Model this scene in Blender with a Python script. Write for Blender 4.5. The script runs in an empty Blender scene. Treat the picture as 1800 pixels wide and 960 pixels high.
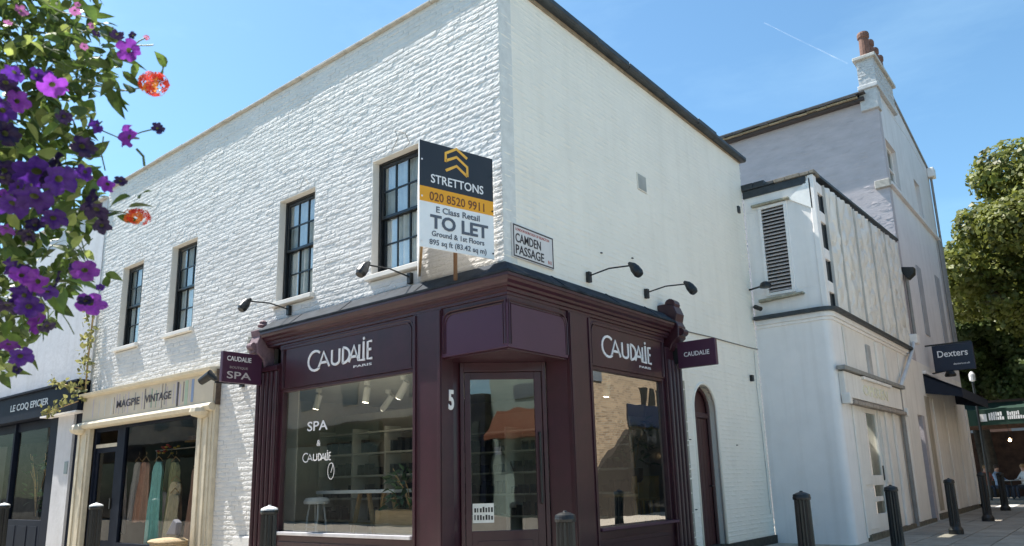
import bpy, bmesh, math, random
import numpy as np
from mathutils import Vector, Matrix, noise as mnoise
random.seed(7); rng = np.random.default_rng(7)
sc = bpy.context.scene
COL = sc.collection
R = math.radians

# ------------------------------------------------------------------ camera
yaw, pitch, roll, FPX, CY = R(-38.72), R(12.45), R(-1.49), 1315.0, 558.0
CAM = Vector((5.464, -6.691, 1.30))
def cam_basis():
    f = Vector((math.sin(yaw)*math.cos(pitch), math.cos(yaw)*math.cos(pitch), math.sin(pitch)))
    r = Vector((math.cos(yaw), -math.sin(yaw), 0)); u = r.cross(f)
    cr, sr = math.cos(roll), math.sin(roll)
    return r*cr+u*sr, -r*sr+u*cr, f
RX, UX, FX = cam_basis()
cam = bpy.data.objects.new('camera', bpy.data.cameras.new('camera')); COL.objects.link(cam)
cam.matrix_world = Matrix(((RX.x, UX.x, -FX.x, CAM.x), (RX.y, UX.y, -FX.y, CAM.y), (RX.z, UX.z, -FX.z, CAM.z), (0, 0, 0, 1)))
cam.data.sensor_width = 36; cam.data.lens = FPX/1800*36
cam.data.shift_y = (CY-480)/1800
cam.data.dof.use_dof = True; cam.data.dof.focus_distance = 9.0; cam.data.dof.aperture_fstop = 6.5
cam.data.clip_start = 0.05; cam.data.clip_end = 5000
sc.camera = cam
def at_depth(px, py, depth):
    """the point of the place seen at a pixel of the photo, a number of metres away"""
    q = FX + RX*((px-900)/FPX) + UX*((CY-py)/FPX)
    return CAM + q*depth

# ------------------------------------------------------------------ sky and sun
SUN = Vector((-0.62, -0.135, 1.0)).normalized()      # towards the sun
elev = math.asin(SUN.z); azim = math.atan2(SUN.x, SUN.y)
w = bpy.data.worlds.new('World'); sc.world = w; w.use_nodes = True
nt = w.node_tree; nt.nodes.clear()
sky = nt.nodes.new('ShaderNodeTexSky'); sky.sky_type = 'NISHITA'; sky.sun_disc = False
sky.sun_elevation = elev; sky.sun_rotation = azim; sky.altitude = 0; sky.air_density = 1.0; sky.dust_density = 0.5; sky.ozone_density = 1.5
tc = nt.nodes.new('ShaderNodeTexCoord'); mp = nt.nodes.new('ShaderNodeMapping'); mp.inputs['Scale'].default_value = (1.2, 2.2, 5.0); mp.inputs['Rotation'].default_value = (0, 0.2, 0.6)
nz = nt.nodes.new('ShaderNodeTexNoise'); nz.inputs['Scale'].default_value = 1.6; nz.inputs['Detail'].default_value = 7; nz.inputs['Roughness'].default_value = 0.62
cr = nt.nodes.new('ShaderNodeValToRGB'); cr.color_ramp.elements[0].position = 0.48; cr.color_ramp.elements[1].position = 0.82
cr.color_ramp.elements[1].color = (0.10, 0.10, 0.10, 1)
mx = nt.nodes.new('ShaderNodeMix'); mx.data_type = 'RGBA'; mx.inputs['B'].default_value = (8.0, 8.4, 8.8, 1)
tint = nt.nodes.new('ShaderNodeVectorMath'); tint.operation = 'MULTIPLY'; tint.inputs[1].default_value = (0.725, 0.955, 0.975)
bg = nt.nodes.new('ShaderNodeBackground'); bg.inputs['Strength'].default_value = 0.09
out = nt.nodes.new('ShaderNodeOutputWorld')
L = nt.links.new
L(tc.outputs['Generated'], mp.inputs['Vector']); L(mp.outputs['Vector'], nz.inputs['Vector']); L(nz.outputs['Fac'], cr.inputs['Fac'])
L(cr.outputs['Color'], mx.inputs['Factor']); L(sky.outputs['Color'], mx.inputs['A']); L(mx.outputs['Result'], tint.inputs[0]); L(tint.outputs[0], bg.inputs['Color']); L(bg.outputs['Background'], out.inputs['Surface'])
sun = bpy.data.objects.new('sun', bpy.data.lights.new('sun', 'SUN')); COL.objects.link(sun)
sun.data.energy = 3.8; sun.data.angle = R(0.5); sun.data.color = (1.0, 0.955, 0.88)
sun.rotation_euler = (-SUN).to_track_quat('-Z', 'Y').to_euler()
sc.view_settings.view_transform = 'Standard'; sc.view_settings.look = 'None'
sc.view_settings.exposure = 1.40; sc.view_settings.gamma = 1.0
sc.render.resolution_x = 1024; sc.render.resolution_y = 546
sc.cycles.max_bounces = 8; sc.cycles.transparent_max_bounces = 12

# ------------------------------------------------------------------ helpers
def tag(o, label=None, cat=None, group=None, kind=None):
    if label: o['label'] = label
    if cat: o['category'] = cat
    if group: o['group'] = group
    if kind: o['kind'] = kind
    return o
def thing(name, loc, label, cat, group=None, kind=None):
    o = bpy.data.objects.new(name, None); COL.objects.link(o); o.location = loc; o.empty_display_size = 0.2
    return tag(o, label, cat, group, kind)
def world_loc(o):
    v = Vector(o.location)
    while o.parent: o = o.parent; v = v + Vector(o.location)
    return v
def link(name, me, mat=None, parent=None, local=False, smooth=False, bevel=0):
    """link mesh me (world coordinates unless local) as one object"""
    o = bpy.data.objects.new(name, me); COL.objects.link(o)
    if mat is not None and not me.materials:
        for m_ in (mat if isinstance(mat, (list, tuple)) else [mat]): me.materials.append(m_)
    if parent is not None:
        o.parent = parent
        if not local: o.location = -world_loc(parent)
    if smooth: me.polygons.foreach_set('use_smooth', [True]*len(me.polygons))
    if bevel:
        b = o.modifiers.new('bevel', 'BEVEL'); b.width = bevel; b.segments = 2; b.limit_method = 'ANGLE'; b.angle_limit = R(40)
    return o
class MB:
    def __init__(s): s.v = []; s.f = []; s.m = []; s.mi = 0
    def add(s, vs, fs):
        n = len(s.v); s.v.extend([tuple(v) for v in vs]); s.f.extend([tuple(i+n for i in f) for f in fs]); s.m.extend([s.mi]*len(fs)); return s
    def box(s, x0, x1, y0, y1, z0, z1):
        x0, x1 = min(x0, x1), max(x0, x1); y0, y1 = min(y0, y1), max(y0, y1); z0, z1 = min(z0, z1), max(z0, z1)
        return s.add([(x0,y0,z0),(x1,y0,z0),(x1,y1,z0),(x0,y1,z0),(x0,y0,z1),(x1,y0,z1),(x1,y1,z1),(x0,y1,z1)],
                     [(0,3,2,1),(4,5,6,7),(0,1,5,4),(1,2,6,5),(2,3,7,6),(3,0,4,7)])
    def obox(s, c, ax, ay, az):
        """oriented box: centre and three half vectors"""
        c, ax, ay, az = map(Vector, (c, ax, ay, az)); vs = []
        for k in (-1, 1):
            for i, j in ((-1,-1),(1,-1),(1,1),(-1,1)): vs.append(c+ax*i+ay*j+az*k)
        return s.add(vs, [(0,3,2,1),(4,5,6,7),(0,1,5,4),(1,2,6,5),(2,3,7,6),(3,0,4,7)])
    def bar(s, a, b, wd, ht=None, up=(0,0,1)):
        a, b = Vector(a), Vector(b); d = (b-a); l = d.length; d.normalize(); up = Vector(up)
        if abs(d.dot(up)) > .98: up = Vector((1, 0, 0))
        sx = d.cross(up).normalized(); sz = sx.cross(d)
        return s.obox((a+b)/2, d*l/2, sx*wd/2, sz*(ht or wd)/2)
    def tube(s, pts, r, n=8, caps=True, closed=False):
        pts = [Vector(p) for p in pts]; rs = r if isinstance(r, (list, tuple)) else [r]*len(pts)
        rings = []; prev = None; N = len(pts)
        for i, p in enumerate(pts):
            if closed: d = pts[(i+1) % N]-pts[i-1]
            else: d = pts[min(i+1, N-1)]-pts[max(i-1, 0)]
            d.normalize()
            if prev is None:
                a = Vector((0,0,1)) if abs(d.z) < .9 else Vector((1,0,0))
                x = d.cross(a).normalized()
            else: x = (prev-d*prev.dot(d)).normalized()
            prev = x; y = d.cross(x)
            rings.append([p+(x*math.cos(2*math.pi*k/n)+y*math.sin(2*math.pi*k/n))*rs[i] for k in range(n)])
        vs = [v for g in rings for v in g]; fs = []
        for i in range(N if closed else N-1):
            a, b = i*n, ((i+1) % N)*n
            for k in range(n): fs.append((a+k, a+(k+1) % n, b+(k+1) % n, b+k))
        if caps and not closed: fs.append(tuple(range(n-1, -1, -1))); fs.append(tuple((N-1)*n+k for k in range(n)))
        return s.add(vs, fs)
    def cyl(s, a, b, r, n=12, r2=None): return s.tube([a, b], [r, r if r2 is None else r2], n)
    def lathe(s, c, prof, n=16):
        """profile of (radius, z) turned about the vertical through c"""
        vs = []; fs = []
        for (r_, z) in prof: vs += [(c[0]+r_*math.cos(2*math.pi*k/n), c[1]+r_*math.sin(2*math.pi*k/n), c[2]+z) for k in range(n)]
        for i in range(len(prof)-1):
            for k in range(n): fs.append((i*n+k, i*n+(k+1) % n, (i+1)*n+(k+1) % n, (i+1)*n+k))
        fs.append(tuple(range(n-1, -1, -1))); fs.append(tuple((len(prof)-1)*n+k for k in range(n)))
        return s.add(vs, fs)
    def prism(s, poly, vec):
        """polygon (3d points) pushed along vec"""
        n = len(poly); v = Vector(vec); P0 = [Vector(p) for p in poly]
        return s.add(P0+[p+v for p in P0], [tuple(range(n)), tuple(range(2*n-1, n-1, -1))]+[(k, k+n, (k+1) % n+n, (k+1) % n) for k in range(n)])
    def quad(s, a, b, c, d): return s.add([a, b, c, d], [(0, 1, 2, 3)])
    def mesh(s, name='m'):
        me = bpy.data.meshes.new(name); me.from_pydata(s.v, [], s.f); me.polygons.foreach_set('material_index', s.m)
        bm = bmesh.new(); bm.from_mesh(me); bmesh.ops.recalc_face_normals(bm, faces=bm.faces[:]) if len(bm.faces) < 60000 else None; bm.to_mesh(me); bm.free(); me.update(); return me
    def build(s, name, mat, parent=None, **k): return link(name, s.mesh(name), mat, parent, **k)
def B1(name, mat, parent, *b, bevel=0, **k): return MB().box(*b).build(name, mat, parent, bevel=bevel, **k)

_m = {}
def mat(name, col, rough=0.6, var=0.12, vscale=3.0, bump=0.0, bscale=40, metal=0.0, spec=0.5, dirt=0.0, coat=0, emit=None, sub=None, det=6, stretch=(1,1,1), rand=0, streak=0):
    if name in _m: return _m[name]
    m = bpy.data.materials.new(name); m.use_nodes = True; t = m.node_tree; b = t.nodes['Principled BSDF']; N = t.nodes.new; LK = t.links.new
    b.inputs['Roughness'].default_value = rough; b.inputs['Metallic'].default_value = metal; b.inputs['Specular IOR Level'].default_value = spec
    if coat: b.inputs['Coat Weight'].default_value = coat; b.inputs['Coat Roughness'].default_value = 0.12
    g = N('ShaderNodeNewGeometry'); mpn = N('ShaderNodeMapping'); mpn.inputs['Scale'].default_value = stretch; LK(g.outputs['Position'], mpn.inputs['Vector'])
    n1 = N('ShaderNodeTexNoise'); n1.inputs['Scale'].default_value = vscale; n1.inputs['Detail'].default_value = det; n1.inputs['Roughness'].default_value = .65; LK(mpn.outputs['Vector'], n1.inputs['Vector'])
    rmp = N('ShaderNodeMapRange'); rmp.inputs['From Min'].default_value = .3; rmp.inputs['From Max'].default_value = .7; rmp.inputs['To Min'].default_value = 1-var; rmp.inputs['To Max'].default_value = 1+var; LK(n1.outputs['Fac'], rmp.inputs['Value'])
    mul = N('ShaderNodeVectorMath'); mul.operation = 'SCALE'; mul.inputs[0].default_value = col[:3]; LK(rmp.outputs['Result'], mul.inputs['Scale'])
    last = mul.outputs['Vector']
    if rand:
        oi = N('ShaderNodeObjectInfo'); r2 = N('ShaderNodeMapRange'); r2.inputs['To Min'].default_value = 1-rand; r2.inputs['To Max'].default_value = 1+rand; LK(oi.outputs['Random'], r2.inputs['Value'])
        m3 = N('ShaderNodeVectorMath'); m3.operation = 'SCALE'; LK(last, m3.inputs[0]); LK(r2.outputs['Result'], m3.inputs['Scale']); last = m3.outputs['Vector']
    if dirt:
        n3 = N('ShaderNodeTexNoise'); n3.inputs['Scale'].default_value = 9; n3.inputs['Detail'].default_value = 9; n3.inputs['Roughness'].default_value = .75; LK(g.outputs['Position'], n3.inputs['Vector'])
        r3 = N('ShaderNodeMapRange'); r3.inputs['From Min'].default_value = .58; r3.inputs['From Max'].default_value = .78; r3.inputs['To Max'].default_value = dirt; LK(n3.outputs['Fac'], r3.inputs['Value'])
        mxx = N('ShaderNodeMix'); mxx.data_type = 'RGBA'; mxx.inputs['B'].default_value = (col[0]*.35, col[1]*.32, col[2]*.27, 1); LK(r3.outputs['Result'], mxx.inputs['Factor']); LK(last, mxx.inputs['A']); last = mxx.outputs['Result']
    if streak:
        mp4 = N('ShaderNodeMapping'); mp4.inputs['Scale'].default_value = (5, 5, .35); LK(g.outputs['Position'], mp4.inputs['Vector'])
        n4 = N('ShaderNodeTexNoise'); n4.inputs['Scale'].default_value = 1.0; n4.inputs['Detail'].default_value = 8; LK(mp4.outputs['Vector'], n4.inputs['Vector'])
        r4 = N('ShaderNodeMapRange'); r4.inputs['From Min'].default_value = .5; r4.inputs['From Max'].default_value = .75; r4.inputs['To Max'].default_value = streak; LK(n4.outputs['Fac'], r4.inputs['Value'])
        m4 = N('ShaderNodeMix'); m4.data_type = 'RGBA'; m4.inputs['B'].default_value = (col[0]*.5, col[1]*.46, col[2]*.4, 1); LK(r4.outputs['Result'], m4.inputs['Factor']); LK(last, m4.inputs['A']); last = m4.outputs['Result']
    LK(last, b.inputs['Base Color'])
    if bump:
        n2 = N('ShaderNodeTexNoise'); n2.inputs['Scale'].default_value = bscale; n2.inputs['Detail'].default_value = 5; LK(mpn.outputs['Vector'], n2.inputs['Vector'])
        bp = N('ShaderNodeBump'); bp.inputs['Strength'].default_value = 1; bp.inputs['Distance'].default_value = bump; LK(n2.outputs['Fac'], bp.inputs['Height']); LK(bp.outputs['Normal'], b.inputs['Normal'])
    if emit: b.inputs['Emission Color'].default_value = (*emit[:3], 1); b.inputs['Emission Strength'].default_value = emit[3]
    if sub:
        tr = N('ShaderNodeBsdfTranslucent'); LK(last, tr.inputs['Color']); ms = N('ShaderNodeMixShader'); ms.inputs[0].default_value = sub
        o = t.nodes['Material Output']; LK(b.outputs[0], ms.inputs[1]); LK(tr.outputs[0], ms.inputs[2]); LK(ms.outputs[0], o.inputs['Surface'])
    _m[name] = m; return m
def glass(name, refl=1.0, tint=(.85,.9,.88), ior=1.52):
    if name in _m: return _m[name]
    m = bpy.data.materials.new(name); m.use_nodes = True; t = m.node_tree; t.nodes.clear(); N = t.nodes.new; LK = t.links.new
    o = N('ShaderNodeOutputMaterial'); f = N('ShaderNodeFresnel'); f.inputs['IOR'].default_value = ior
    mu = N('ShaderNodeMath'); mu.operation = 'MULTIPLY'; mu.use_clamp = True; mu.inputs[1].default_value = refl; LK(f.outputs[0], mu.inputs[0])
    g = N('ShaderNodeBsdfGlossy'); g.inputs['Roughness'].default_value = 0.0; tr = N('ShaderNodeBsdfTransparent'); tr.inputs['Color'].default_value = (*tint, 1)
    nn = N('ShaderNodeTexNoise'); nn.inputs['Scale'].default_value = 1.3; ge = N('ShaderNodeNewGeometry'); LK(ge.outputs['Position'], nn.inputs['Vector'])
    bp = N('ShaderNodeBump'); bp.inputs['Strength'].default_value = .6; bp.inputs['Distance'].default_value = .004; LK(nn.outputs['Fac'], bp.inputs['Height']); LK(bp.outputs['Normal'], g.inputs['Normal'])
    ms = N('ShaderNodeMixShader'); LK(mu.outputs[0], ms.inputs[0]); LK(tr.outputs[0], ms.inputs[1]); LK(g.outputs[0], ms.inputs[2]); LK(ms.outputs[0], o.inputs['Surface'])
    _m[name] = m; return m

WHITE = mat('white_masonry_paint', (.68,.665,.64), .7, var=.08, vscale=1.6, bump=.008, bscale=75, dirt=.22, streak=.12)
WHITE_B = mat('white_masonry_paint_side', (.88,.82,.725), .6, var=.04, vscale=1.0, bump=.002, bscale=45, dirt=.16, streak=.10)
RENDER = mat('white_render_paint', (.85,.82,.80), .65, var=.05, vscale=1.5, bump=.0015, bscale=20, dirt=.1, streak=.22)
RENDER_W = mat('cream_white_render', (.83,.78,.72), .65, var=.07, vscale=1.2, bump=.001, bscale=25, dirt=.15, streak=.25)
REVEAL = mat('smooth_white_reveal', (.74,.70,.64), .5, var=.07, vscale=3)
MORTAR = mat('painted_mortar', (.70,.69,.66), .8, var=.1, vscale=8, bump=.003, bscale=60)
MAROON = mat('maroon_gloss_paint', (.038,.008,.0155), .42, var=.22, vscale=5, coat=.2, bump=.0007, bscale=22, streak=.35, dirt=.15)
MAROON_P = mat('plum_panel_paint', (.062,.019,.046), .42, var=.08, vscale=3, coat=.15)
MAROON_D = mat('maroon_door_paint', (.055,.018,.020), .4, var=.15, vscale=5)
LEAD = mat('grey_lead_flashing', (.03,.038,.05), .8, var=.45, vscale=5, spec=.15, bump=.004, bscale=12)
LEADC = mat('dark_gutter_lead', (.035,.042,.048), .5, var=.4, vscale=5, bump=.005, bscale=10)
BLACK = mat('black_gloss_sash', (.008,.009,.010), .3, var=.2)
IRON = mat('black_iron_paint', (.012,.013,.014), .42, var=.3, vscale=20, bump=.001, bscale=80)
LETTER = mat('white_letters', (.82,.80,.80), .4, var=.03)
GLASS = glass('shop_glass', .24, (.93,.96,.94)); GLASS_D = glass('door_glass', 3.6, (.7,.75,.72)); GLASS_R = glass('side_glass', .6, (.75,.8,.77))
SASHG = glass('sash_glass', .30, (.85,.9,.9))
CREAM = mat('cream_shopfront_paint', (.60,.53,.40), .5, var=.12, vscale=5, dirt=.25, bump=.002, bscale=30)
NAVY = mat('navy_shopfront_paint', (.008,.012,.024), .65, var=.2, spec=.15)
NAVYS = mat('navy_sign', (.008,.014,.036), .4, var=.12)
CEIL = mat('interior_white', (.62,.60,.50), .7, var=.06)
WOOD = mat('pale_oak', (.42,.27,.12), .5, var=.2, vscale=6, stretch=(1,1,8))
DARK = mat('dark_interior', (.035,.03,.03), .8, var=.3)
STONE = mat('york_stone', (.30,.265,.22), .85, var=.22, vscale=4, bump=.003, bscale=40, rand=.16, dirt=.3)
ASPH = mat('pale_asphalt', (.13,.12,.11), .9, var=.2, vscale=30, bump=.003, bscale=120)

def text_mesh(body, size, sx=1.0, depth=.004, align='LEFT', space=1.0, bold=0.0):
    c = bpy.data.curves.new('t', 'FONT'); c.body = body; c.size = size; c.extrude = depth/2; c.align_x = align; c.space_character = space; c.resolution_u = 3; c.offset = bold*size
    o = bpy.data.objects.new('t', c); me = bpy.data.meshes.new_from_object(o)
    me.transform(Matrix.Diagonal((sx, 1, 1, 1))); bpy.data.objects.remove(o); return me
def put(me, origin, right, up):
    r_ = Vector(right).normalized(); u = Vector(up).normalized(); n = r_.cross(u)
    me.transform(Matrix(((r_.x,u.x,n.x,origin[0]),(r_.y,u.y,n.y,origin[1]),(r_.z,u.z,n.z,origin[2]),(0,0,0,1)))); return me
def text(parent, body, size, origin, right, up=(0,0,1), m=LETTER, sx=1.0, name='lettering', align='LEFT', depth=.004, space=1.0, fit=None, bold=.012):
    me = text_mesh(body, size, sx, depth, align, space, bold)
    if fit:
        xs = [v.co.x for v in me.vertices]; k = fit/(max(xs)-min(xs)); x0 = min(xs) if align == 'LEFT' else 0
        for v in me.vertices: v.co.x = (v.co.x-x0)*k
    return link(name, put(me, origin, right, up), m, parent)
def ribbons(strokes, wd, depth=.012):
    """strokes (2d polylines) as flat raised letters in the local xy plane"""
    mb = MB()
    for st in strokes:
        st = [Vector((p[0], p[1], 0)) for p in st]
        n = len(st); Lf = []; Rt = []
        for i, p in enumerate(st):
            d = (st[min(i+1, n-1)]-st[max(i-1, 0)]).normalized(); q = Vector((-d.y, d.x, 0))*wd/2
            Lf.append(p+q); Rt.append(p-q)
        for i in range(n-1):
            mb.prism([Lf[i], Rt[i], Rt[i+1], Lf[i+1]], (0, 0, depth))
    return mb.mesh('letters')
def arc(cx, cy, rx, ry, a0, a1, n=12): return [(cx+rx*math.cos(R(a0+(a1-a0)*i/n)), cy+ry*math.sin(R(a0+(a1-a0)*i/n))) for i in range(n+1)]
def brand(W, H):
    """the shop's name in tall narrow letters, dotted I inside the L"""
    s = [arc(.11,.44,.115,.56,50,310), [(.17,0),(.25,.86),(.345,0)], [(.20,.26),(.315,.26)],
         [(.385,.86),(.385,.22)]+arc(.445,.22,.06,.2,180,360,8)+[(.505,.86)],
         [(.56,0),(.56,.86)], arc(.56,.43,.105,.43,90,-90), [(.655,0),(.73,.86),(.80,0)], [(.68,.26),(.78,.26)],
         [(.81,.86),(.81,.0),(.895,0)], [(.875,.07),(.875,.98)], [(.866,1.12),(.888,1.17)], [(.995,.92),(.935,.92),(.935,0),(1.0,0)], [(.935,.5),(.985,.5)]]
    return ribbons([[(x*W, y*H) for x, y in st] for st in s], .034*W/1.4, .012 if W > 1 else .002)

def ground_z(y): return .05+.07*max(0, min(1, (y-8)/14))

# ------------------------------------------------------------------ ground
MB().quad((-400,-400,0),(400,-400,0),(400,400,0),(-400,400,0)).build('ground', mat('far_ground', (.12,.11,.10), .9, var=.2, vscale=.5))
bpy.data.objects['ground']['kind'] = 'structure'
pv = MB()
ys = [-40,-8,8,10,12,14,16,18,20,22,22.4]
for a, b in zip(ys[:-1], ys[1:]): pv.quad((-60,a,ground_z(a)),(30,a,ground_z(a)),(30,b,ground_z(b)),(-60,b,ground_z(b)))
pave = pv.build('pavement', mat('pavement_joints', (.40,.36,.30), .95, var=.2, vscale=10, bump=.003, bscale=60)); pave['kind'] = 'structure'
slabs = []
for k in range(3):
    b = MB(); ww, ll = .58, .86
    b.box(-ww/2, ww/2, -ll/2, ll/2, 0, .012+.002*k); me = b.mesh('slab'); me.materials.append(STONE); slabs.append(me)
n_ = 0
for i in range(-3, 11):
    for j in range(0, 23):
        x = 1.35+i*.6; y = 4.3+j*.88+(.44 if i % 2 else 0)
        if y > 21.8 or (y < 8.4 and x < .7) or (y >= 7.7 and x < 1.8) or n_ > 290: continue
        if x > 5.2: continue
        o = link('paving_slab', slabs[(i*3+j) % 3], None, pave, local=True); n_ += 1
        o.location = (x, y, ground_z(y)+.001); o.rotation_euler = (random.uniform(-.004,.004)+.005*(8 < y < 22), random.uniform(-.004,.004), random.uniform(-.004,.004))
tag(MB().box(-60,30,22.4,22.65,-.2,.13).build('kerb', mat('granite_kerb', (.30,.29,.27), .8, var=.2, vscale=20), bevel=.01), kind='structure')
tag(MB().quad((-60,22.65,.012),(30,22.65,.012),(30,28.6,.012),(-60,28.6,.012)).build('road', ASPH), kind='structure')
zb = MB()
for k in range(9): zb.box(-4+k*1.1, -3.45+k*1.1, 22.9, 28.2, .006, .018)
tag(zb.build('crossing_stripes', mat('road_paint', (.62,.60,.55), .8, var=.2, vscale=20)), kind='structure')
tag(MB().box(-60,30,28.6,60,-.1,.13).build('far_pavement', STONE), kind='structure')

# ------------------------------------------------------------------ bricks
def intervals(z0, z1, a0, a1, holes):
    """free stretches of the course z0..z1 between a0 and a1; holes: (u0,u1,z0,z1) or callable(z)->(u0,u1)"""
    segs = [(a0, a1)]
    for h in holes:
        if callable(h):
            r_ = h((z0+z1)/2)
            if r_ is None: continue
            u0, u1 = r_
        else:
            if z1 <= h[2]+.02 or z0 >= h[3]-.02: continue
            u0, u1 = h[0], h[1]
        ns = []
        for a, b in segs:
            if u1 <= a or u0 >= b: ns.append((a, b)); continue
            if u0-a > .03: ns.append((a, u0))
            if b-u1 > .03: ns.append((u1, b))
        segs = ns
    return segs
def brick_local(u0, u1, w0, w1, amp, nu=5, nw=3, depth=.03, proud=0.0, seed=0, inset=.007, wav=0.0):
    """verts (u, w, h) and faces of one rough painted brick"""
    vs = []; fs = []; us = np.linspace(u0, u1, nu+1); ws = np.linspace(w0, w1, nw+1); rr = random.Random(seed)
    tu, tw = rr.uniform(-1, 1)*amp*.22, rr.uniform(-1, 1)*amp*.22
    for j, w_ in enumerate(ws):
        for i, u_ in enumerate(us):
            e = (i in (0, nu))+(j in (0, nw)); h = proud+amp*(rr.random()-.5)*(.62 if nu > 5 else .45)-((inset if j in (0, nw) else 0)+(.35*inset if i in (0, nu) else 0))
            h += tu*(i/nu-.5)*2+tw*(j/nw-.5)*2
            du = (.0 if not e else rr.uniform(-1, 1)*.003); dw = rr.uniform(-1, 1)*.003 if e else 0
            vs.append((u_+du, w_+dw+wav*math.sin(u_*1.7+3*math.sin(u_*.6)), h))
    W1 = nu+1
    for j in range(nw):
        for i in range(nu): fs.append((j*W1+i, j*W1+i+1, (j+1)*W1+i+1, (j+1)*W1+i))
    ring = [i for i in range(nu+1)]+[j*W1+nu for j in range(1, nw+1)]+[nw*W1+i for i in range(nu-1, -1, -1)]+[j*W1 for j in range(nw-1, 0, -1)]
    n0 = len(vs); vs += [(vs[k][0], vs[k][1], -depth) for k in ring]; m_ = len(ring)
    for k in range(m_): fs.append((ring[(k+1) % m_], ring[k], n0+k, n0+(k+1) % m_))
    return vs, fs
def bricks(a0, a1, z0, z1, holes, mp, parent, m, amp, joint, singles, centre, pitch=.225, course=.075, name='brick', wav=0.0, nu=5, nw=3, inset=.007, bond=0):
    """a wall of bricks: the `singles` full bricks nearest `centre` as objects that share three meshes, the rest one stuff part"""
    lst = []; nrow = int(round((z1-z0)/course))
    for r_ in range(nrow):
        b0 = z0+r_*course+joint/2; b1 = z0+(r_+1)*course-joint/2
        for a, b in intervals(b0, b1, a0, a1, holes):
            k = math.floor((a-a0)/pitch)-1; off = (r_ % 2)*pitch/2
            while True:
                u0 = a0+k*pitch+off; u1 = u0+pitch; k += 1
                if u0 >= b: break
                c0, c1 = max(u0, a)+joint/2*(u0 > a), min(u1, b)-joint/2*(u1 < b)
                if c1-c0 < .03: continue
                lst.append((c0, c1, b0, b1, abs((c1-c0)-(pitch-joint)) < .001))
    full = [i for i, q in enumerate(lst) if q[4]]
    full.sort(key=lambda i: (Vector(mp((lst[i][0]+lst[i][1])/2, (lst[i][2]+lst[i][3])/2, 0))-Vector(centre)).length)
    pick = set(full[:singles])
    V = []; F = []; rr = random.Random(3)
    for i, (c0, c1, b0, b1, fl) in enumerate(lst):
        if i in pick: continue
        vs, fs = brick_local(c0, c1, b0, b1, amp, nu=max(2, int(nu*(c1-c0)/pitch+.5)), nw=nw, proud=rr.uniform(-.4, .6)*amp, seed=i, inset=inset, wav=wav)
        n = len(V); V += [mp(*v) for v in vs]; F += [tuple(q+n for q in f) for f in fs]
    me = bpy.data.meshes.new('bricks'); me.from_pydata(V, [], F); me.update()
    o = link('brickwork', me, m, parent, smooth=False); o['kind'] = 'stuff'
    if pick:
        vari = []
        for s in range(4):
            vs, fs = brick_local(-(pitch-joint)/2, (pitch-joint)/2, -(course-joint)/2, (course-joint)/2, amp, seed=900+s, inset=inset, nu=min(nu, 6), nw=min(nw, 3))
            o3 = Vector(mp(0, 0, 0)); me = bpy.data.meshes.new('brick'); me.from_pydata([Vector(mp(*v))-o3 for v in vs], [], fs); me.materials.append(m); vari.append(me)
        pl = world_loc(parent)
        for i in sorted(pick):
            c0, c1, b0, b1, fl = lst[i]; h = rr.uniform(-.3, .6)*amp
            ob = link(name, vari[rr.randrange(4)], None, parent, local=True)
            u_ = (c0+c1)/2
            ob.location = Vector(mp(u_, (b0+b1)/2+wav*math.sin(u_*1.7+3*math.sin(u_*.6)), h))-pl
    return o

mapA = lambda u, w_, h: (u, -h, w_)
mapB = lambda u, w_, h: (h, u, w_)

# ------------------------------------------------------------------ the white corner building
CB = thing('corner_building', (-4, 4, 0), 'two storey white painted brick corner building with four black sash windows, above the maroon shopfront', 'building')
ZT = 7.95
WIN = [(-10.34,-9.42),(-8.28,-7.33),(-4.74,-3.78),(-2.43,-1.47)]; WZ = (4.2, 5.92)
holesA = [(a, b, WZ[0]-.10, WZ[1]) for a, b in WIN]+[(-4.98, .3, -1, 3.82), (-11.42, -6.28, -1, 3.36)]
def arch_hole(z, grow=0.0):
    y0, y1 = 4.86-grow, 5.78+grow; zc = 2.42; rad = (y1-y0)/2
    if z < zc: return (y0, y1)
    if z < zc+rad: d = math.sqrt(max(0, rad*rad-(z-zc)**2)); return ((y0+y1)/2-d, (y0+y1)/2+d)
    return None
holesB = [arch_hole, (-.3, 4.25, -1, 3.82), (3.44, 3.76, 5.86, 6.16), (7.62, 7.74, 6.6, 6.76)]
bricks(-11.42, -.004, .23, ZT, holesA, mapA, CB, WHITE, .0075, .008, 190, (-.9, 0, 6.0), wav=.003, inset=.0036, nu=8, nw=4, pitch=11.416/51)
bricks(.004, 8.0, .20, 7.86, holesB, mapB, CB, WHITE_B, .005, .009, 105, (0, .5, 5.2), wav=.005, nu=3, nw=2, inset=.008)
# mortar behind the bricks, solid pieces round the openings
def sheet(mb, us, zs, hole, f):
    us = sorted(set(us)); zs = sorted(set(zs))
    for a, b in zip(us[:-1], us[1:]):
        for c, d in zip(zs[:-1], zs[1:]):
            if not hole((a+b)/2, (c+d)/2): f(mb, a, b, c, d)
hA = lambda u, z: any(a < u < b and c < z < d for a, b, c, d in [(x[0], x[1], x[2], x[3]) for x in holesA])
mb = MB()
sheet(mb, [-11.42, 0]+[v for h in holesA for v in h[:2] if v < 0], [0, ZT, 3.82, 3.36, WZ[0]-.10, WZ[1]], hA, lambda m_, a, b, c, d: m_.box(a, b, .005, .26, c, d))
mb.build('wall', MORTAR, CB)
mb = MB()
steps = [2.42+.46*math.sin(R(t)) for t in (0, 15, 30, 45, 60, 75, 90)]
zsB = sorted([0, 2.42, 3.82, 7.86, 5.86, 6.16]+[2.42+.46*k/10 for k in range(1, 11)])
def hB(u, z):
    if -.3 < u < 4.25 and z < 3.82: return True
    return False
usB = [0, 4.25, 4.86, 5.78, 7.98, 3.44, 3.76]
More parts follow.
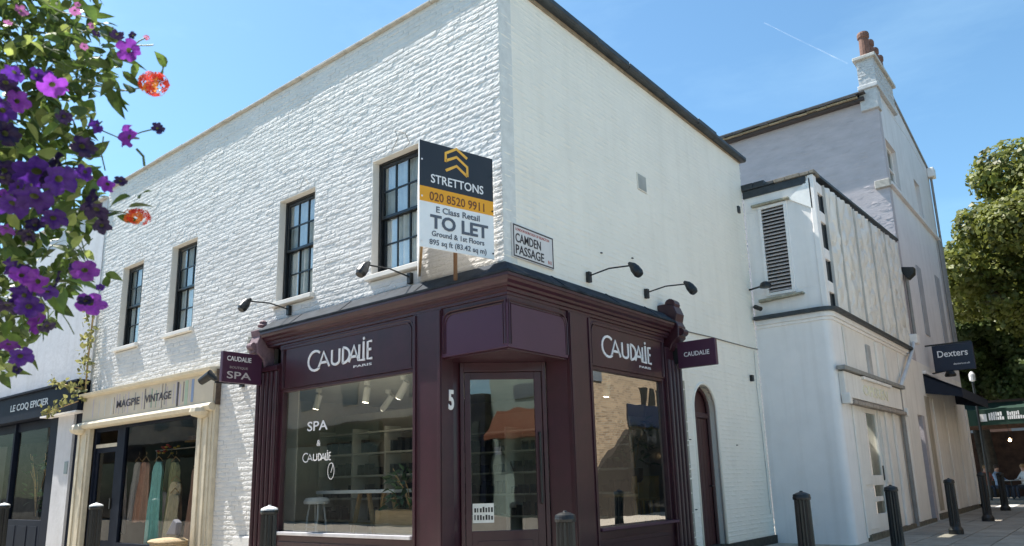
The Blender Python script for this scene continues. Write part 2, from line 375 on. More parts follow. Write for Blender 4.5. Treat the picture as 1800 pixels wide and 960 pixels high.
for c, d in zip(zsB[:-1], zsB[1:]):
    segs = intervals(c+.021, d-.021 if d-c > .05 else d, .0, 7.98, [lambda z: arch_hole((c+d)/2), (-.3, 4.25, -1, 3.83), (3.44, 3.76, 5.87, 6.15)]) if d-c > .05 else intervals(c, d, 0, 7.98, [lambda z: arch_hole((c+d)/2), (-.3, 4.25, -1, 3.83)])
    for a, b in segs: mb.box(-.26, -.004, max(a, .008), b, c, d)
mb.build('wall', WHITE_B, CB)
# back walls and roof keep the light out
mb = MB(); mb.box(-11.4, -.3, 7.9, 8.0, 0, 7.7); mb.box(-11.42, -11.3, .3, 7.9, 3.3, 7.7); mb.build('wall', MORTAR, CB)
MB().box(-11.4, -.05, .1, 8.0, 7.6, 7.7).build('roof', LEADC, CB)
mb = MB(); mb.box(-11.4, -.27, .27, 7.9, 3.84, 3.95); mb.build('floor', DARK, CB)
mb = MB()
x = -11.42
while x < -.05:
    x2 = min(x+random.uniform(.8, 1.2), .03); dz = random.uniform(-.006, .008)
    mb.box(x+.003, x2-.003, -.062+random.uniform(-.006, .006), .3, ZT+.001, ZT+.038+dz); x = x2
mb.build('coping', mat('weathered_coping', (.46,.43,.38), .85, var=.25, vscale=8, bump=.004, bscale=30, dirt=.5), CB, bevel=.006)
B1('fascia_board', mat('weathered_timber', (.30,.23,.16), .8, var=.3, vscale=6), CB, .006, .02, .02, 8.0, 7.80, 7.862)
gy = [-.06, .75, 2.25, 3.2, 4.45, 5.75, 6.55, 8.06]
for k, (a, b) in enumerate(zip(gy[:-1], gy[1:])):
    g = MB(); e = .012*(k % 2); s = -.022*(a/8); s2 = -.022*(b/8)
    prof = [(.0,7.872),(.11+e,7.864),(.135+e,7.90),(.135+e,7.958+.01*(k % 3)),(.0,7.975)]
    g.prism([(p[0], a+.004, p[1]+s*2) for p in prof], (0, b-a-.008, (s2-s)*2)); g.build('gutter', LEADC, CB, bevel=.006)
# sash windows
def sash_window(x0, x1, z0, z1, parent, Y=0.0):
    d = .12; top = z1; W = x1-x0
    win = MB()
    for a, b, c, e in ((x0, x0+.055, z0, z1), (x1-.055, x1, z0, z1), (x0+.055, x1-.055, z1-.05, z1), (x0+.055, x1-.055, z0, z0+.05)): win.box(a, b, Y+d, Y+d+.10, c, e)
    wo = win.build('window', BLACK, parent, bevel=.004)
    mid = (z0+z1)/2; ix0, ix1 = x0+.055, x1-.055
    for k, (c, e, yy) in enumerate(((mid-.02, z1-.05, Y+d+.012), (z0+.05, mid+.02, Y+d+.052))):
        s = MB(); w_ = .045
        s.box(ix0+.001, ix0+w_, yy, yy+.036, c, e); s.box(ix1-w_, ix1-.001, yy, yy+.036, c, e); s.box(ix0+w_, ix1-w_, yy, yy+.036, e-w_, e); s.box(ix0+w_, ix1-w_, yy, yy+.036, c, c+w_)
        s.build('sash', BLACK, wo, bevel=.003)
        gx0, gx1, gz0, gz1 = ix0+w_, ix1-w_, c+w_, e-w_
        g = MB(); cw = (gx1-gx0)/3
        for i in (1, 2): g.box(gx0+cw*i-.010, gx0+cw*i+.010, yy+.003, yy+.033, gz0, gz1)
        for i in range(3): g.box(gx0+cw*i+(.010 if i else 0), gx0+cw*(i+1)-(.010 if i < 2 else 0), yy+.004, yy+.032, (gz0+gz1)/2-.010, (gz0+gz1)/2+.010)
        g.build('glazing_bar', BLACK, wo)
        for i in range(3):
            for j in range(2):
                a, b = gx0+cw*i+(.010 if i else 0), gx0+cw*(i+1)-(.010 if i < 2 else 0); h = (gz1-gz0)/2; tl = random.uniform(-.003, .003)
                cz, ez = gz0+h*j+(.010 if j else 0), gz0+h*(j+1)-(0 if j else .010)
                MB().quad((a, yy+.017+tl, cz), (b, yy+.017-tl, cz), (b, yy+.017-tl, ez), (a, yy+.017+tl, ez)).build('pane', SASHG, wo)
    # net curtain in folds
    cm = MB(); n = 60; xs = np.linspace(x0+.02, x1-.02, n)
    pts = [(x, Y+.215+.022*math.sin(x*34+math.sin(x*9)*2)+.01*math.sin(x*71)) for x in xs]
    for (a, ya), (b, yb) in zip(pts[:-1], pts[1:]): cm.quad((a, ya, z0+.02), (b, yb, z0+.02), (b, yb, z1-.02), (a, ya, z1-.02))
    cm.build('curtain', mat('net_curtain', (.72,.72,.68), .9, var=.12, vscale=6, sub=.2), wo)
    # painted reveals and sill
    rv = MB()
    rv.box(x0-.0, x0+.008, Y+.001, Y+.27, z0-.02, z1); rv.box(x1-.008, x1, Y+.001, Y+.27, z0-.02, z1); rv.box(x0+.008, x1-.008, Y+.001, Y+.27, z1-.008, z1)
    rv.build('reveal', REVEAL, wo)
    s = MB(); s.prism([(x0-.06, Y-.075, z0-.085), (x0-.06, Y+.13, z0-.085), (x0-.06, Y+.13, z0+.012), (x0-.06, Y-.075, z0-.015)], (W+.11, 0, 0))
    s.build('sill', REVEAL, wo, bevel=.008)
for a, b in WIN: sash_window(a, b, WZ[0], WZ[1], CB)
# air vents
v = MB(); v.box(-.02, .004, 3.45, 3.75, 5.87, 6.15)
v.build('air_vent', WHITE_B, CB)
v = MB()
for k in range(7): v.box(.0045, .014, 3.47+k*.038, 3.49+k*.038, 5.885, 6.135)
v.build('air_vent', mat('vent_grey', (.45,.45,.43), .7), CB)
B1('air_vent', LEADC, CB, -.01, .03, 7.63, 7.73, 6.61, 6.75)
# render patch ledge, cable and hooks on the side wall
cb = MB(); pts = [(.012, 4.3, 3.74), (.012, 4.9, 3.715), (.014, 5.8, 3.745), (.012, 6.6, 3.755), (.012, 7.4, 3.77), (.012, 7.98, 3.79)]
cb.tube(pts, .010, 6); cb.build('cable', mat('grey_cable', (.22,.20,.17), .7), CB)
cb = MB(); cb.tube([(.012, 7.78, 3.74), (.012, 7.74, 3.0), (.012, 7.80, 2.0), (.012, 7.82, .6)], .008, 6); cb.build('cable', mat('white_cable', (.6,.58,.54), .6), CB)
B1('alarm_box', IRON, CB, .001, .06, 7.44, 7.52, 3.10, 3.22, bevel=.005)
hk = MB()
for (y, z) in ((4.62,1.9),(4.65,.8),(6.5,1.85),(2.2,4.5),(3.1,4.62)): hk.box(-.002, .02, y, y+.035, z, z+.015)
hk.build('wall_fixing', LEADC, CB)
# dark plinth under the side wall and a low bump at the front
MB().box(-.2, .035, 4.26, 8.0, -.02, .20).build('plinth', mat('dark_plinth', (.045,.04,.032), .9, var=.4, vscale=14, bump=.012, bscale=16), CB)
MB().box(-5.55, -4.94, -.05, .0, -.02, .60).build('plinth', WHITE, CB, bevel=.02)
# arched side door
ad = MB(); n = 14; y0, y1, zc = 4.90, 5.74, 2.42; rd = (y1-y0)/2; X = -.17
poly = [(X, y0, .06), (X, y1, .06), (X, y1, zc)]+[(X, (y0+y1)/2+rd*math.cos(R(180*k/n)), zc+rd*math.sin(R(180*k/n))) for k in range(1, n)]+[(X, y0, zc)]
ad.prism(poly, (-.04, 0, 0)); sd = ad.build('side_door', MAROON_D, CB)
fr = MB(); pth = [(X+.03, y0+.03, .06), (X+.03, y0+.03, zc)]+[(X+.03, (y0+y1)/2-(rd-.03)*math.cos(R(180*k/n)), zc+(rd-.03)*math.sin(R(180*k/n))) for k in range(1, n)]+[(X+.03, y1-.03, zc), (X+.03, y1-.03, .06)]
fr.tube(pth, .035, 8); fr.build('door_frame', MAROON_D, sd)
MB().box(X+.001, X+.05, y0+.04, y1-.04, 2.30, 2.39).build('transom', MAROON_D, sd, bevel=.01)
for k in range(6):
    a = y0+.07+k*(y1-y0-.14)/6; MB().box(X+.001, X+.014, a+.004, a+(y1-y0-.14)/6-.004, .1, 2.29).build('plank', MAROON_D, sd, bevel=.003)
MB().tube([(X+.03, 5.55, 1.16), (X+.07, 5.55, 1.16), (X+.07, 5.62, 1.16)], .012).build('handle', IRON, sd)
# arch reveal
rv = MB()
pr = [(0, 4.86), (0, 4.86)]
ring = [(4.862, .2)]+[(4.862, 2.42)]+[(5.32-.458*math.cos(R(180*k/n)), 2.42+.458*math.sin(R(180*k/n))) for k in range(1, n)]+[(5.778, 2.42), (5.778, .2)]
for (a, c), (b, d) in zip(ring[:-1], ring[1:]): rv.quad((.0005, a, c), (.0005, b, d), (-.18, b, d), (-.18, a, c))
rv.build('reveal', WHITE_B, CB)
MB().tube([(-.012, a, c) for a, c in ring], .030, 8).build('arch_trim', WHITE_B, CB, smooth=True)

# ------------------------------------------------------------------ maroon shopfront
SF = thing('shopfront', (0, 0, 0), 'dark maroon wooden shopfront wrapping the corner with a recessed door number 5', 'shopfront')
def sweepL(name, prof, x0, y1, m, bevel=0, parent=SF):
    mb = MB(); n = len(prof)
    for (o, z) in prof: mb.v += [(x0, -o, z), (o, -o, z), (o, y1, z)]
    for i in range(n):
        j = (i+1) % n
        for k in (0, 1): mb.f.append((i*3+k, j*3+k, j*3+k+1, i*3+k+1)); mb.m.append(0)
    mb.f.append(tuple(i*3 for i in range(n))); mb.f.append(tuple(i*3+2 for i in range(n-1, -1, -1))); mb.m += [0, 0]
    return mb.build(name, m, parent, bevel=bevel)
XL, YR = -4.66, 3.80
sweepL('cornice', [(-.1,3.44),(.16,3.44),(.16,3.475),(.185,3.48),(.19,3.52),(.225,3.53),(.235,3.56),(.27,3.585),(.285,3.62),(.295,3.625),(.295,3.663),(-.1,3.663)], XL, YR, MAROON, bevel=.003)
sweepL('lead_flashing', [(-.05,3.665),(.31,3.6655),(.315,3.69),(.30,3.70),(.10,3.86),(.03,3.89),(.006,3.90),(-.05,3.90)], XL-.02, YR+.02, LEAD, bevel=.004)
for (a, b) in ((-3.9,-3.86),(-2.75,-2.71),(-1.25,-1.21)):
    MB().prism([(a, -.318, 3.68), (a, -.31, 3.703), (a, -.106, 3.867), (a, -.10, 3.855)], (b-a, 0, 0)).build('lead_roll', LEAD, SF, bevel=.006)
for (a, b) in ((.8,.84),(2.1,2.14),(3.2,3.24)):
    MB().prism([(.318, a, 3.68), (.31, a, 3.703), (.106, a, 3.867), (.10, a, 3.855)], (0, b-a, 0)).build('lead_roll', LEAD, SF, bevel=.006)
# frieze: fascia backing
mb = MB(); mb.box(-4.34, .14, -.135, 0, 3.36, 3.438); mb.box(0, .135, -.13, 3.72, 3.36, 3.44); mb.build('frieze', MAROON, SF)
mb = MB(); mb.box(-4.34, -1.4, -.12, 0, 2.76, 3.36); mb.build('sign_board', MAROON, SF)
mb = MB(); mb.box(0, .12, 1.58, 3.72, 2.80, 3.36); mb.build('sign_board', MAROON, SF)
def frame_path(u0, u1, z0, z1, rl, rr_):
    p = [(u0, z0)]
    if rl: p += [(u0, z1-rl)]+[(u0+rl-rl*math.cos(R(t)), z1-rl+rl*math.sin(R(t))) for t in range(15, 90, 15)]+[(u0+rl, z1)]
    else: p += [(u0, z1)]
    if rr_: p += [(u1-rr_, z1)]+[(u1-rr_+rr_*math.sin(R(t)), z1-rr_+rr_*math.cos(R(t))) for t in range(15, 90, 15)]+[(u1, z1-rr_)]
    else: p += [(u1, z1)]
    return p+[(u1, z0)]
def moulding(mp, u0, u1, z0, z1, rl, rr_, h, r_=.014):
    mb = MB()
    mb.tube([mp(u, z, h) for u, z in frame_path(u0, u1, z0, z1, rl, rr_)], r_, 8)
    mb.tube([mp(u, z, h+.002) for u, z in frame_path(u0+.035, u1-.035, z0, z1-.035, rl, rr_)], r_*.6, 6)
    return mb.build('moulding', MAROON, SF)
moulding(mapA, -4.26, -1.43, 2.78, 3.40, .0, .12, .125)
moulding(mapB, 1.62, 3.66, 2.82, 3.40, .12, .0, .125)
moulding(mapA, -.87, .12, 2.86, 3.38, .13, .0, .15)
moulding(mapB, -.12, 1.05, 2.86, 3.38, .0, .13, .15)
# corner box over the door
bx = MB(); bx.prism([(-.9, -.15, 2.822), (.15, -.15, 2.822), (.15, 1.06, 2.822), (.0, 1.06, 2.822), (-.9, 0.0, 2.822)], (0, 0, .52))
bx.build('corner_fascia', MAROON_P, SF, bevel=.003)
mb = MB(); mb.box(-.9, .15, -.14, .9, 3.342, 3.44); mb.build('frieze', MAROON, SF)
sf_ = MB(); sf_.prism([(-1.38,-.10,2.80),(.12,-.12,2.80),(.12,1.1,2.80),(.1,1.5,2.80),(-.3,1.5,2.80),(-1.38,.3,2.80)], (0,0,.02)); sf_.build('soffit', MAROON, SF)
# pilasters
def pil(name, x0, x1, y0, y1, z0, z1, m=MAROON): return MB().box(x0, x1, y0, y1, z0, z1).build(name, m, SF, bevel=.006)
p = MB(); p.box(-1.40, -.90, -.16, .05, .02, 3.44); p.box(-1.39, -1.345, -.178, -.16, .3, 3.42); p.box(-.955, -.91, -.178, -.16, .3, 3.42); p.box(-1.42, -.88, -.19, -.02, .02, .3); p.build('pilaster', MAROON, SF, bevel=.004)
p = MB(); p.box(-.02, .16, 1.08, 1.58, .02, 3.44); p.box(.16, .178, 1.09, 1.135, .3, 3.42); p.box(.16, .178, 1.525, 1.57, .3, 3.42); p.box(.02, .19, 1.06, 1.60, .02, .3); p.build('pilaster', MAROON, SF, bevel=.004)
p = MB(); p.box(-4.93, -4.34, -.15, .0, .02, 3.16)
for k in range(5): a = -4.90+k*.115; p.cyl((a+.045, -.155, .32), (a+.045, -.155, 3.05), .034, 8)
p.box(-4.96, -4.33, -.20, .0, 3.06, 3.13); p.box(-4.96, -4.33, -.20, 0, .02, .3); p.build('pilaster', MAROON, SF, bevel=.004)
p = MB(); p.box(0, .15, 3.70, 4.22, .02, 3.30)
for k in range(4): a = 3.74+k*.12; p.cyl((.155, a+.045, .32), (.155, a+.045, 3.1), .036, 8)
p.box(0, .20, 3.68, 4.24, .02, .3); p.build('pilaster', MAROON, SF, bevel=.004)
# consoles (corbels) at the two ends of the cornice
c = MB(); c.prism([(-4.93,-.0,3.13),(-4.93,-.16,3.13),(-4.93,-.19,3.25),(-4.93,-.30,3.34),(-4.93,-.32,3.50),(-4.93,-.27,3.62),(-4.93,-.30,3.72),(-4.93,0,3.80)], (.24, 0, 0))
co = c.build('console', mat('faded_plum_stone', (.17,.105,.125), .7, var=.3, vscale=14, bump=.004, bscale=30), SF, bevel=.012)
c = MB(); c.lathe((-4.80, -.16, 3.79), [(.08,0),(.09,.02),(.055,.04),(.06,.08),(.02,.11)], 10); c.build('finial', _m['faded_plum_stone'], co)
c = MB(); c.box(-5.06, -4.94, -.26, .0, 3.40, 3.66); c.box(-5.03, -4.955, -.285, -.26, 3.44, 3.60); c.build('block', mat('grey_stone_block', (.25,.25,.22), .8, var=.3, vscale=20), co, bevel=.012)
c = MB(); c.cyl((-4.875, -.335, 3.46), (-4.745, -.335, 3.46), .055, 12); c.box(-4.89, -4.73, -.325, -.30, 3.36, 3.40); c.build('scroll', _m['faded_plum_stone'], co)
c = MB(); c.prism([(0,3.83,3.25),(.17,3.83,3.25),(.22,3.83,3.36),(.33,3.83,3.44),(.34,3.83,3.62),(.30,3.83,3.70),(.33,3.83,3.82),(.28,3.83,3.95),(.12,3.83,4.0),(0,3.83,4.0)], (0, .26, 0))
co = c.build('console', MAROON, SF, bevel=.012); c = MB(); c.cyl((.345, 3.88, 3.53), (.345, 4.04, 3.53), .06, 12); c.cyl((.2, 3.87, 3.99), (.2, 4.05, 3.99), .09, 12); c.build('scroll', MAROON, co)
# stall risers and window frames
def shop_window(mp, u0, u1, z0, z1, lab, gm, sillm=None):
    f = MB(); h0, h1 = .02, .10
    def bx(a, b, c, d, e0=h0, e1=h1):
        p0 = mp(a, c, e0); p1 = mp(b, d, e1); f.box(p0[0], p1[0], p0[1], p1[1], p0[2], p1[2])
    bx(u0, u0+.07, z0, z1); bx(u1-.06, u1, z0, z1); bx(u0+.07, u1-.06, z1-.05, z1); bx(u0+.07, u1-.06, z0, z0+.05)
    wo = f.build('window', MAROON, SF, bevel=.006)
    q = [mp(u0+.06, z0+.04, .055), mp(u1-.05, z0+.04, .055), mp(u1-.05, z1-.04, .055), mp(u0+.06, z1-.04, .055)]
    MB().quad(*q).build('pane', gm, wo); return wo
wA = shop_window(mapA, -4.34, -1.40, .64, 2.76, '', GLASS)
wB = shop_window(mapB, 1.58, 3.70, .66, 2.80, '', GLASS_R)
MB().box(-4.33, -1.41, -.20, -.10, .655, .70).build('sill', mat('worn_aluminium_sill', (.62,.60,.62), .35, var=.15, vscale=4, metal=.3), SF, bevel=.006)
MB().box(.10, .20, 1.59, 3.69, .67, .71).build('sill', MAROON_P, SF, bevel=.006)
mb = MB(); mb.box(-4.34, -1.40, -.10, 0, .02, .64); mb.box(-4.25, -1.5, -.118, -.10, .12, .18); mb.box(-4.25, -1.5, -.118, -.10, .50, .56); mb.build('stall_riser', MAROON, SF, bevel=.004)
mb = MB(); mb.box(0, .10, 1.58, 3.70, .02, .66); mb.box(.10, .118, 1.66, 3.6, .12, .18); mb.box(.10, .118, 1.66, 3.6, .50, .56); mb.build('stall_riser', MAROON, SF, bevel=.004)
# name letters
me = brand(1.40, .255); link('lettering', put(me, (-3.63, -.1201, 2.985), (1, 0, 0), (0, 0, 1)), LETTER, SF)
me = brand(1.36, .255); link('lettering', put(me, (.1201, 1.92, 2.985), (0, 1, 0), (0, 0, 1)), LETTER, SF)
text(SF, 'PARIS', .045, (-2.62, -.121, 2.895), (1,0,0), fit=.38); text(SF, 'PARIS', .045, (.121, 2.92, 2.895), (0,1,0), fit=.34)
# entrance: splayed jambs and the door on the diagonal
dv = Vector((1, 1, 0)).normalized(); dn = Vector((1, -1, 0)).normalized(); D0 = Vector((-.94, .21, 0)); DW = 1.09
def dpt(s, z, o=0): v = D0+dv*s+dn*o; return (v.x, v.y, z)
def dbox(mb, s0, s1, z0, z1, o0, o1):
    a = Vector(dpt((s0+s1)/2, (z0+z1)/2, (o0+o1)/2)); mb.obox(a, dv*abs(s1-s0)/2, dn*abs(o1-o0)/2, (0, 0, abs(z1-z0)/2)); return mb
jm = MB(); jm.prism([(-.90,-.1,.02),(-.94,.21,.02),(-1.1,.3,.02),(-1.38,-.05,.02)], (0,0,2.78)); jm.build('jamb', MAROON, SF)
jm = MB(); jm.prism([(.10,1.078,.02),(-.16,.99,.02),(-.25,1.1,.02),(-.02,1.5,.02)], (0,0,2.78)); jm.build('jamb', MAROON, SF)
fr = MB(); dbox(fr, -.0, .05, .02, 2.80, -.06, .03); dbox(fr, DW-.05, DW+.0, .02, 2.80, -.06, .03); dbox(fr, .05, DW-.05, 2.68, 2.80, -.06, .03); fo = fr.build('door_frame', MAROON, SF, bevel=.005)
dr = MB(); dbox(dr, .055, .13, .06, 2.675, -.04, .012); dbox(dr, DW-.15, DW-.055, .06, 2.675, -.04, .012); dbox(dr, .13, DW-.15, 2.585, 2.675, -.04, .012); dbox(dr, .13, DW-.15, .06, .735, -.04, .012)
do = dr.build('shop_door', MAROON, SF, bevel=.005)
mp_ = MB(); dbox(mp_, .20, DW-.22, .16, .62, .013, .022); mp_.build('kick_panel', MAROON, do, bevel=.006)
MB().quad(dpt(.125,.73,-.01), dpt(DW-.145,.73,-.01), dpt(DW-.145,2.59,-.01), dpt(.125,2.59,-.01)).build('pane', GLASS_D, do)
h = MB(); h.tube([dpt(DW-.10,1.05,.012), dpt(DW-.10,1.05,.06), dpt(DW-.10,1.9,.06), dpt(DW-.10,1.9,.012)], .016, 8); h.build('handle', IRON, do)
ps = MB(); dbox(ps, .14, .40, .83, 1.06, -.005, .0); po = ps.build('door_notice', mat('white_card', (.72,.72,.68), .6), do)
nb = MB()
for z_ in (.865, .955):
    s_ = .16
    while s_ < .37: dbox(nb, s_, s_+random.uniform(.014,.026), z_, z_+random.uniform(.045,.065), .001, .003); s_ += .034
nb.build('faded_print', IRON, po)
# number 5
nv = (Vector((-.94,.21,0))-Vector((-.90,-.1,0))).normalized()
fv = text_mesh('5', .33, .62, .012, bold=.03); link('house_number', put(fv, (-.893, -.05, 2.20), (0, 1, 0), (0, 0, 1)), LETTER, SF)
# window lettering
def wtext(body, size, x, z, fit, sx=1): text(wA, body, size, (x, -.062, z), (1,0,0), fit=fit, depth=.002)
wtext('SPA', .19, -3.70, 2.10, .47); wtext('&', .12, -3.47, 1.88, .09)
me = brand(.64, .11); link('lettering', put(me, (-3.78, -.062, 1.675), (1,0,0), (0,0,1)), LETTER, wA)
mk = ribbons([arc(0,0,.07,.11,0,360,20), [(.0,-.02),(.04,.08)]], .008, .002); link('emblem', put(mk, (-3.13, -.062, 1.52), (1,0,0), (0,0,1)), LETTER, wA)

# ------------------------------------------------------------------ the beauty shop's inside
RM = thing('shop_room', (-3, 2, 0), 'pale interior of the maroon corner shop behind its glass', 'shop interior', kind='structure')
mb = MB(); mb.box(-6.2, -.02, .01, 4.6, 2.86, 2.92); mb.build('ceiling', CEIL, RM)
mb = MB(); mb.box(-6.2, .0, 0.0, 4.6, .0, .10); mb.build('floor', mat('dark_wood_floor', (.09,.06,.04), .5), RM)
mb = MB(); mb.box(-6.2, .0, 4.5, 4.6, .1, 2.86); mb.box(-6.25, -6.15, .05, 4.6, .1, 2.86); mb.box(-.06, -.008, 3.75, 4.6, .1, 2.86); mb.box(-6.2, -4.4, .262, .28, .1, 2.86); mb.build('wall', mat('interior_wall', (.36,.33,.27), .8, var=.1), RM)
ct = mat('spotlight_white', (.7,.68,.6), .5)
for k, (x, y, tx) in enumerate(((-4.55,.75,.02),(-3.95,1.7,.10),(-3.35,.75,0),(-3.0,1.8,.1),(-2.55,.75,.07),(-1.9,1.4,.05),(-.9,2.6,.03),(-.55,3.1,0),(-.5,2.2,0))):
    t = thing('spotlight', (x, y, 2.86), ['white ceiling spotlight at the left end of the shop window','slim white spotlight behind the leftmost one in the shop','white ceiling spotlight at the middle of the left shop window','white spotlight deep in the shop behind the middle one','tilted white ceiling spotlight at the right of the left shop window','white spotlight above the plant by the shop door','white spotlight behind the right shop window, set back','white spotlight at the right end of the right shop window','white spotlight nearest the right shop window'][k], 'spotlight', 'ceiling spotlights in the corner shop')
    s = MB(); s.cyl((x, y, 2.86), (x, y, 2.80), .05, 12); s.cyl((x, y, 2.80), (x+.01, y, 2.72), .012, 8); s.build('mount', ct, t)
    s = MB(); s.cyl((x+tx, y, 2.76), (x-tx-.02, y-.02, 2.54), .052, 14); lb_ = s.build('lamp_body', ct, t); e_ = Vector((x-tx-.02, y-.02, 2.54)); d_ = Vector((-2*tx-.02, -.02, -.22)).normalized()
    MB().cyl(e_+d_*.001, e_+d_*.006, .042, 14).build('bulb', mat('spot_bulb', (1,.95,.85), .5, emit=(1,.88,.68,5.5)), t)
shelf_m = mat('pale_shelving', (.60,.58,.50), .6)
def shelf_unit(xs, y0, y1, label):
    t = thing('shelf_unit', (sum(xs)/len(xs), y1, .1), label, 'shelves')
    MB().box(xs[0], xs[-1], y1+.001, y1+.04, .1, 2.6).build('back_panel', mat('shelf_back', (.40,.37,.30), .7), t)
    for x in xs: MB().box(x-.02, x+.02, y0, y1, .1, 2.3).build('upright', shelf_m, t)
    prod = MB()
    for z in (.7, 1.08, 1.46, 1.84, 2.2):
        for a, b in zip(xs[:-1], xs[1:]): MB().box(a+.021, b-.021, y0, y1, z, z+.03).build('shelf', shelf_m, t)
        if z > 2.1: continue
        for a, b in zip(xs[:-1], xs[1:]):
            x = a+.05
            while x < b-.18:
                ww = random.uniform(.05, .14)
                if random.random() < .75: prod.box(x, x+ww, y0+.08, y0+.22, z+.031, z+.031+random.uniform(.1, .24))
                x += ww+.015
    po = prod.build('product_box', mat('product_dark', (.03,.035,.04), .5, var=.5, vscale=7), t); po['kind'] = 'stuff'
shelf_unit([-4.6, -3.3, -2.0, -.7], 3.95, 4.45, 'white shelf unit of dark product boxes seen through the shop door')
shelf_unit([-6.1, -5.15, -4.3, -3.45], 1.95, 2.30, 'white shelf unit stocked with dark products behind the left shop window')
t = thing('display_table', (-3.4, .95, .1), 'white topped trestle table with splayed oak legs behind the left shop window', 'table')
MB().box(-4.55, -2.75, .75, 1.2, 1.20, 1.25).build('tabletop', mat('white_laminate', (.75,.75,.72), .4), t, bevel=.006)
for x0, x1 in ((-3.75,-4.05),(-3.55,-3.30),(-3.2,-3.45),(-3.0,-2.8)): MB().bar((x0, .98, 1.2), (x1, .98, .12), .05).build('leg', WOOD, t)
MB().bar((-4.0,.98,.75),(-2.9,.98,.75),.03,.04).build('stretcher', WOOD, t)
t = thing('stool', (-4.2, .55, .1), 'white metal stool with a rounded seat at the left of the shop window', 'stool')
s = MB(); s.lathe((-4.25, .55, 1.05), [(.05,0),(.19,.01),(.20,.05),(.16,.10),(.05,.11)], 18); s.build('seat', mat('white_seat', (.62,.62,.6), .5), t)
for dx in (-.13, .13):
    MB().tube([(-4.25+dx*.8,.5,1.06),(-4.25+dx,.48,.85),(-4.25+dx*.9,.46,.7),(-4.25+dx*1.6,.42,.12)], .014, 6).build('leg', _m['white_seat'], t)
    MB().tube([(-4.25+dx*.8,.6,1.06),(-4.25+dx*1.4,.7,.12)], .014, 6).build('leg', _m['white_seat'], t)
MB().tube([(-4.38,.45,.72),(-4.12,.45,.72)], .012, 6).build('rung', _m['white_seat'], t)
def leafmesh(l, wd, bend=.2, n=4):
    mb = MB(); pr = []
    for i in range(n+1):
        t_ = i/n; hw = wd*math.sin(math.pi*(t_**.75))*.5; z = -bend*l*t_*t_
        pr.append(((t_*l, -hw, z+hw*.25), (t_*l, 0, z), (t_*l, hw, z+hw*.25)))
    for a, b in zip(pr[:-1], pr[1:]): mb.add([a[0], b[0], b[1], a[1], b[2], a[2]], [(0,1,2,3), (3,2,4,5)])
    return mb.mesh('leaf')
GREEN_IN = mat('houseplant_green', (.035,.085,.03), .5, var=.4, vscale=12, rand=.3)
def plant(name, loc, label, r_, h, nleaf, pot, m=GREEN_IN):
    t = thing(name, loc, label, 'plant'); lm = leafmesh(.16, .07); lm.materials.append(m)
    st = MB()
    for k in range(7):
        a = random.uniform(0, 6.28); q = [Vector(loc)+Vector((0,0,.0)), Vector(loc)+Vector((math.cos(a)*r_*.3, math.sin(a)*r_*.3, h*.5)), Vector(loc)+Vector((math.cos(a)*r_*.8, math.sin(a)*r_*.8, h*random.uniform(.7,1)))]
        st.tube(q, .006, 5)
    st.build('stem', WOOD, t)
    for k in range(nleaf):
        o = link('leaf', lm, None, t, local=True); a = random.uniform(0, 6.28); rr_ = r_*math.sqrt(random.random()); z = random.uniform(.1, 1)
        o.location = (math.cos(a)*rr_, math.sin(a)*rr_, h*z); o.rotation_euler = (random.uniform(-1,1), random.uniform(-.9,.6), a+random.uniform(-.6,.6)); s_ = random.uniform(.6,1.2); o.scale = (s_,s_,s_)
    if pot: pot(t)
    return t
def woodbox(t): MB().box(-2.62,-1.75,.30,.75,.3,.98).build('planter', WOOD, t, bevel=.008)
plant('potted_plant', (-2.15, .52, .95), 'bushy dark green plant in a pale wooden box behind the left shop window', .30, .58, 120, woodbox)
plant('potted_plant', (-.62, 3.9, 1.45), 'dark leafy plant hanging over the wooden chair behind the right shop window', .28, .8, 90, lambda t: MB().lathe((-.62,3.9,1.25),[(.08,0),(.12,.05),(.13,.22),(.11,.22)],12).build('pot', IRON, t))
t = thing('side_table', (-.55, 3.25, .1), 'small round cafe table with pale wooden top behind the right shop window', 'table')
s = MB(); s.lathe((-.55,3.30,1.05), [(.02,0),(.27,.0),(.28,.02),(.27,.04),(.02,.04)], 20); s.build('tabletop', WOOD, t)
for dx, dy in ((-.15,-.15),(.15,-.15),(.15,.15),(-.15,.15)): MB().bar((-.55+dx*.8,3.3+dy*.8,1.05),(-.55+dx,3.3+dy,.1),.022).build('leg', IRON, t)
t = thing('wooden_chair', (-.5, 3.98, .1), 'slatted yellow wooden chair with curved back behind the right shop window', 'chair')
YW = mat('yellow_wood', (.50,.34,.11), .5, var=.15)
s = MB(); s.lathe((-.5,3.98,.98), [(.03,0),(.21,.0),(.22,.03),(.03,.035)], 18); s.build('seat', YW, t)
s = MB()
for k in range(9):
    a = R(20+k*27.5); b = R(20+(k+1)*27.5); r0 = .21
    s.quad((-.5+r0*math.cos(a), 3.98+r0*math.sin(a), 1.0), (-.5+r0*math.cos(b), 3.98+r0*math.sin(b), 1.0), (-.5+(r0+.02)*math.cos(b), 3.98+(r0+.02)*math.sin(b), 1.35), (-.5+(r0+.02)*math.cos(a), 3.98+(r0+.02)*math.sin(a), 1.35))
s.build('backrest', YW, t)
for k in range(10):
    a = R(36*k); MB().bar((-.5+.19*math.cos(a),3.98+.19*math.sin(a),.98),(-.5+.23*math.cos(a),3.98+.23*math.sin(a),.12),.026,.018).build('slat', YW, t)

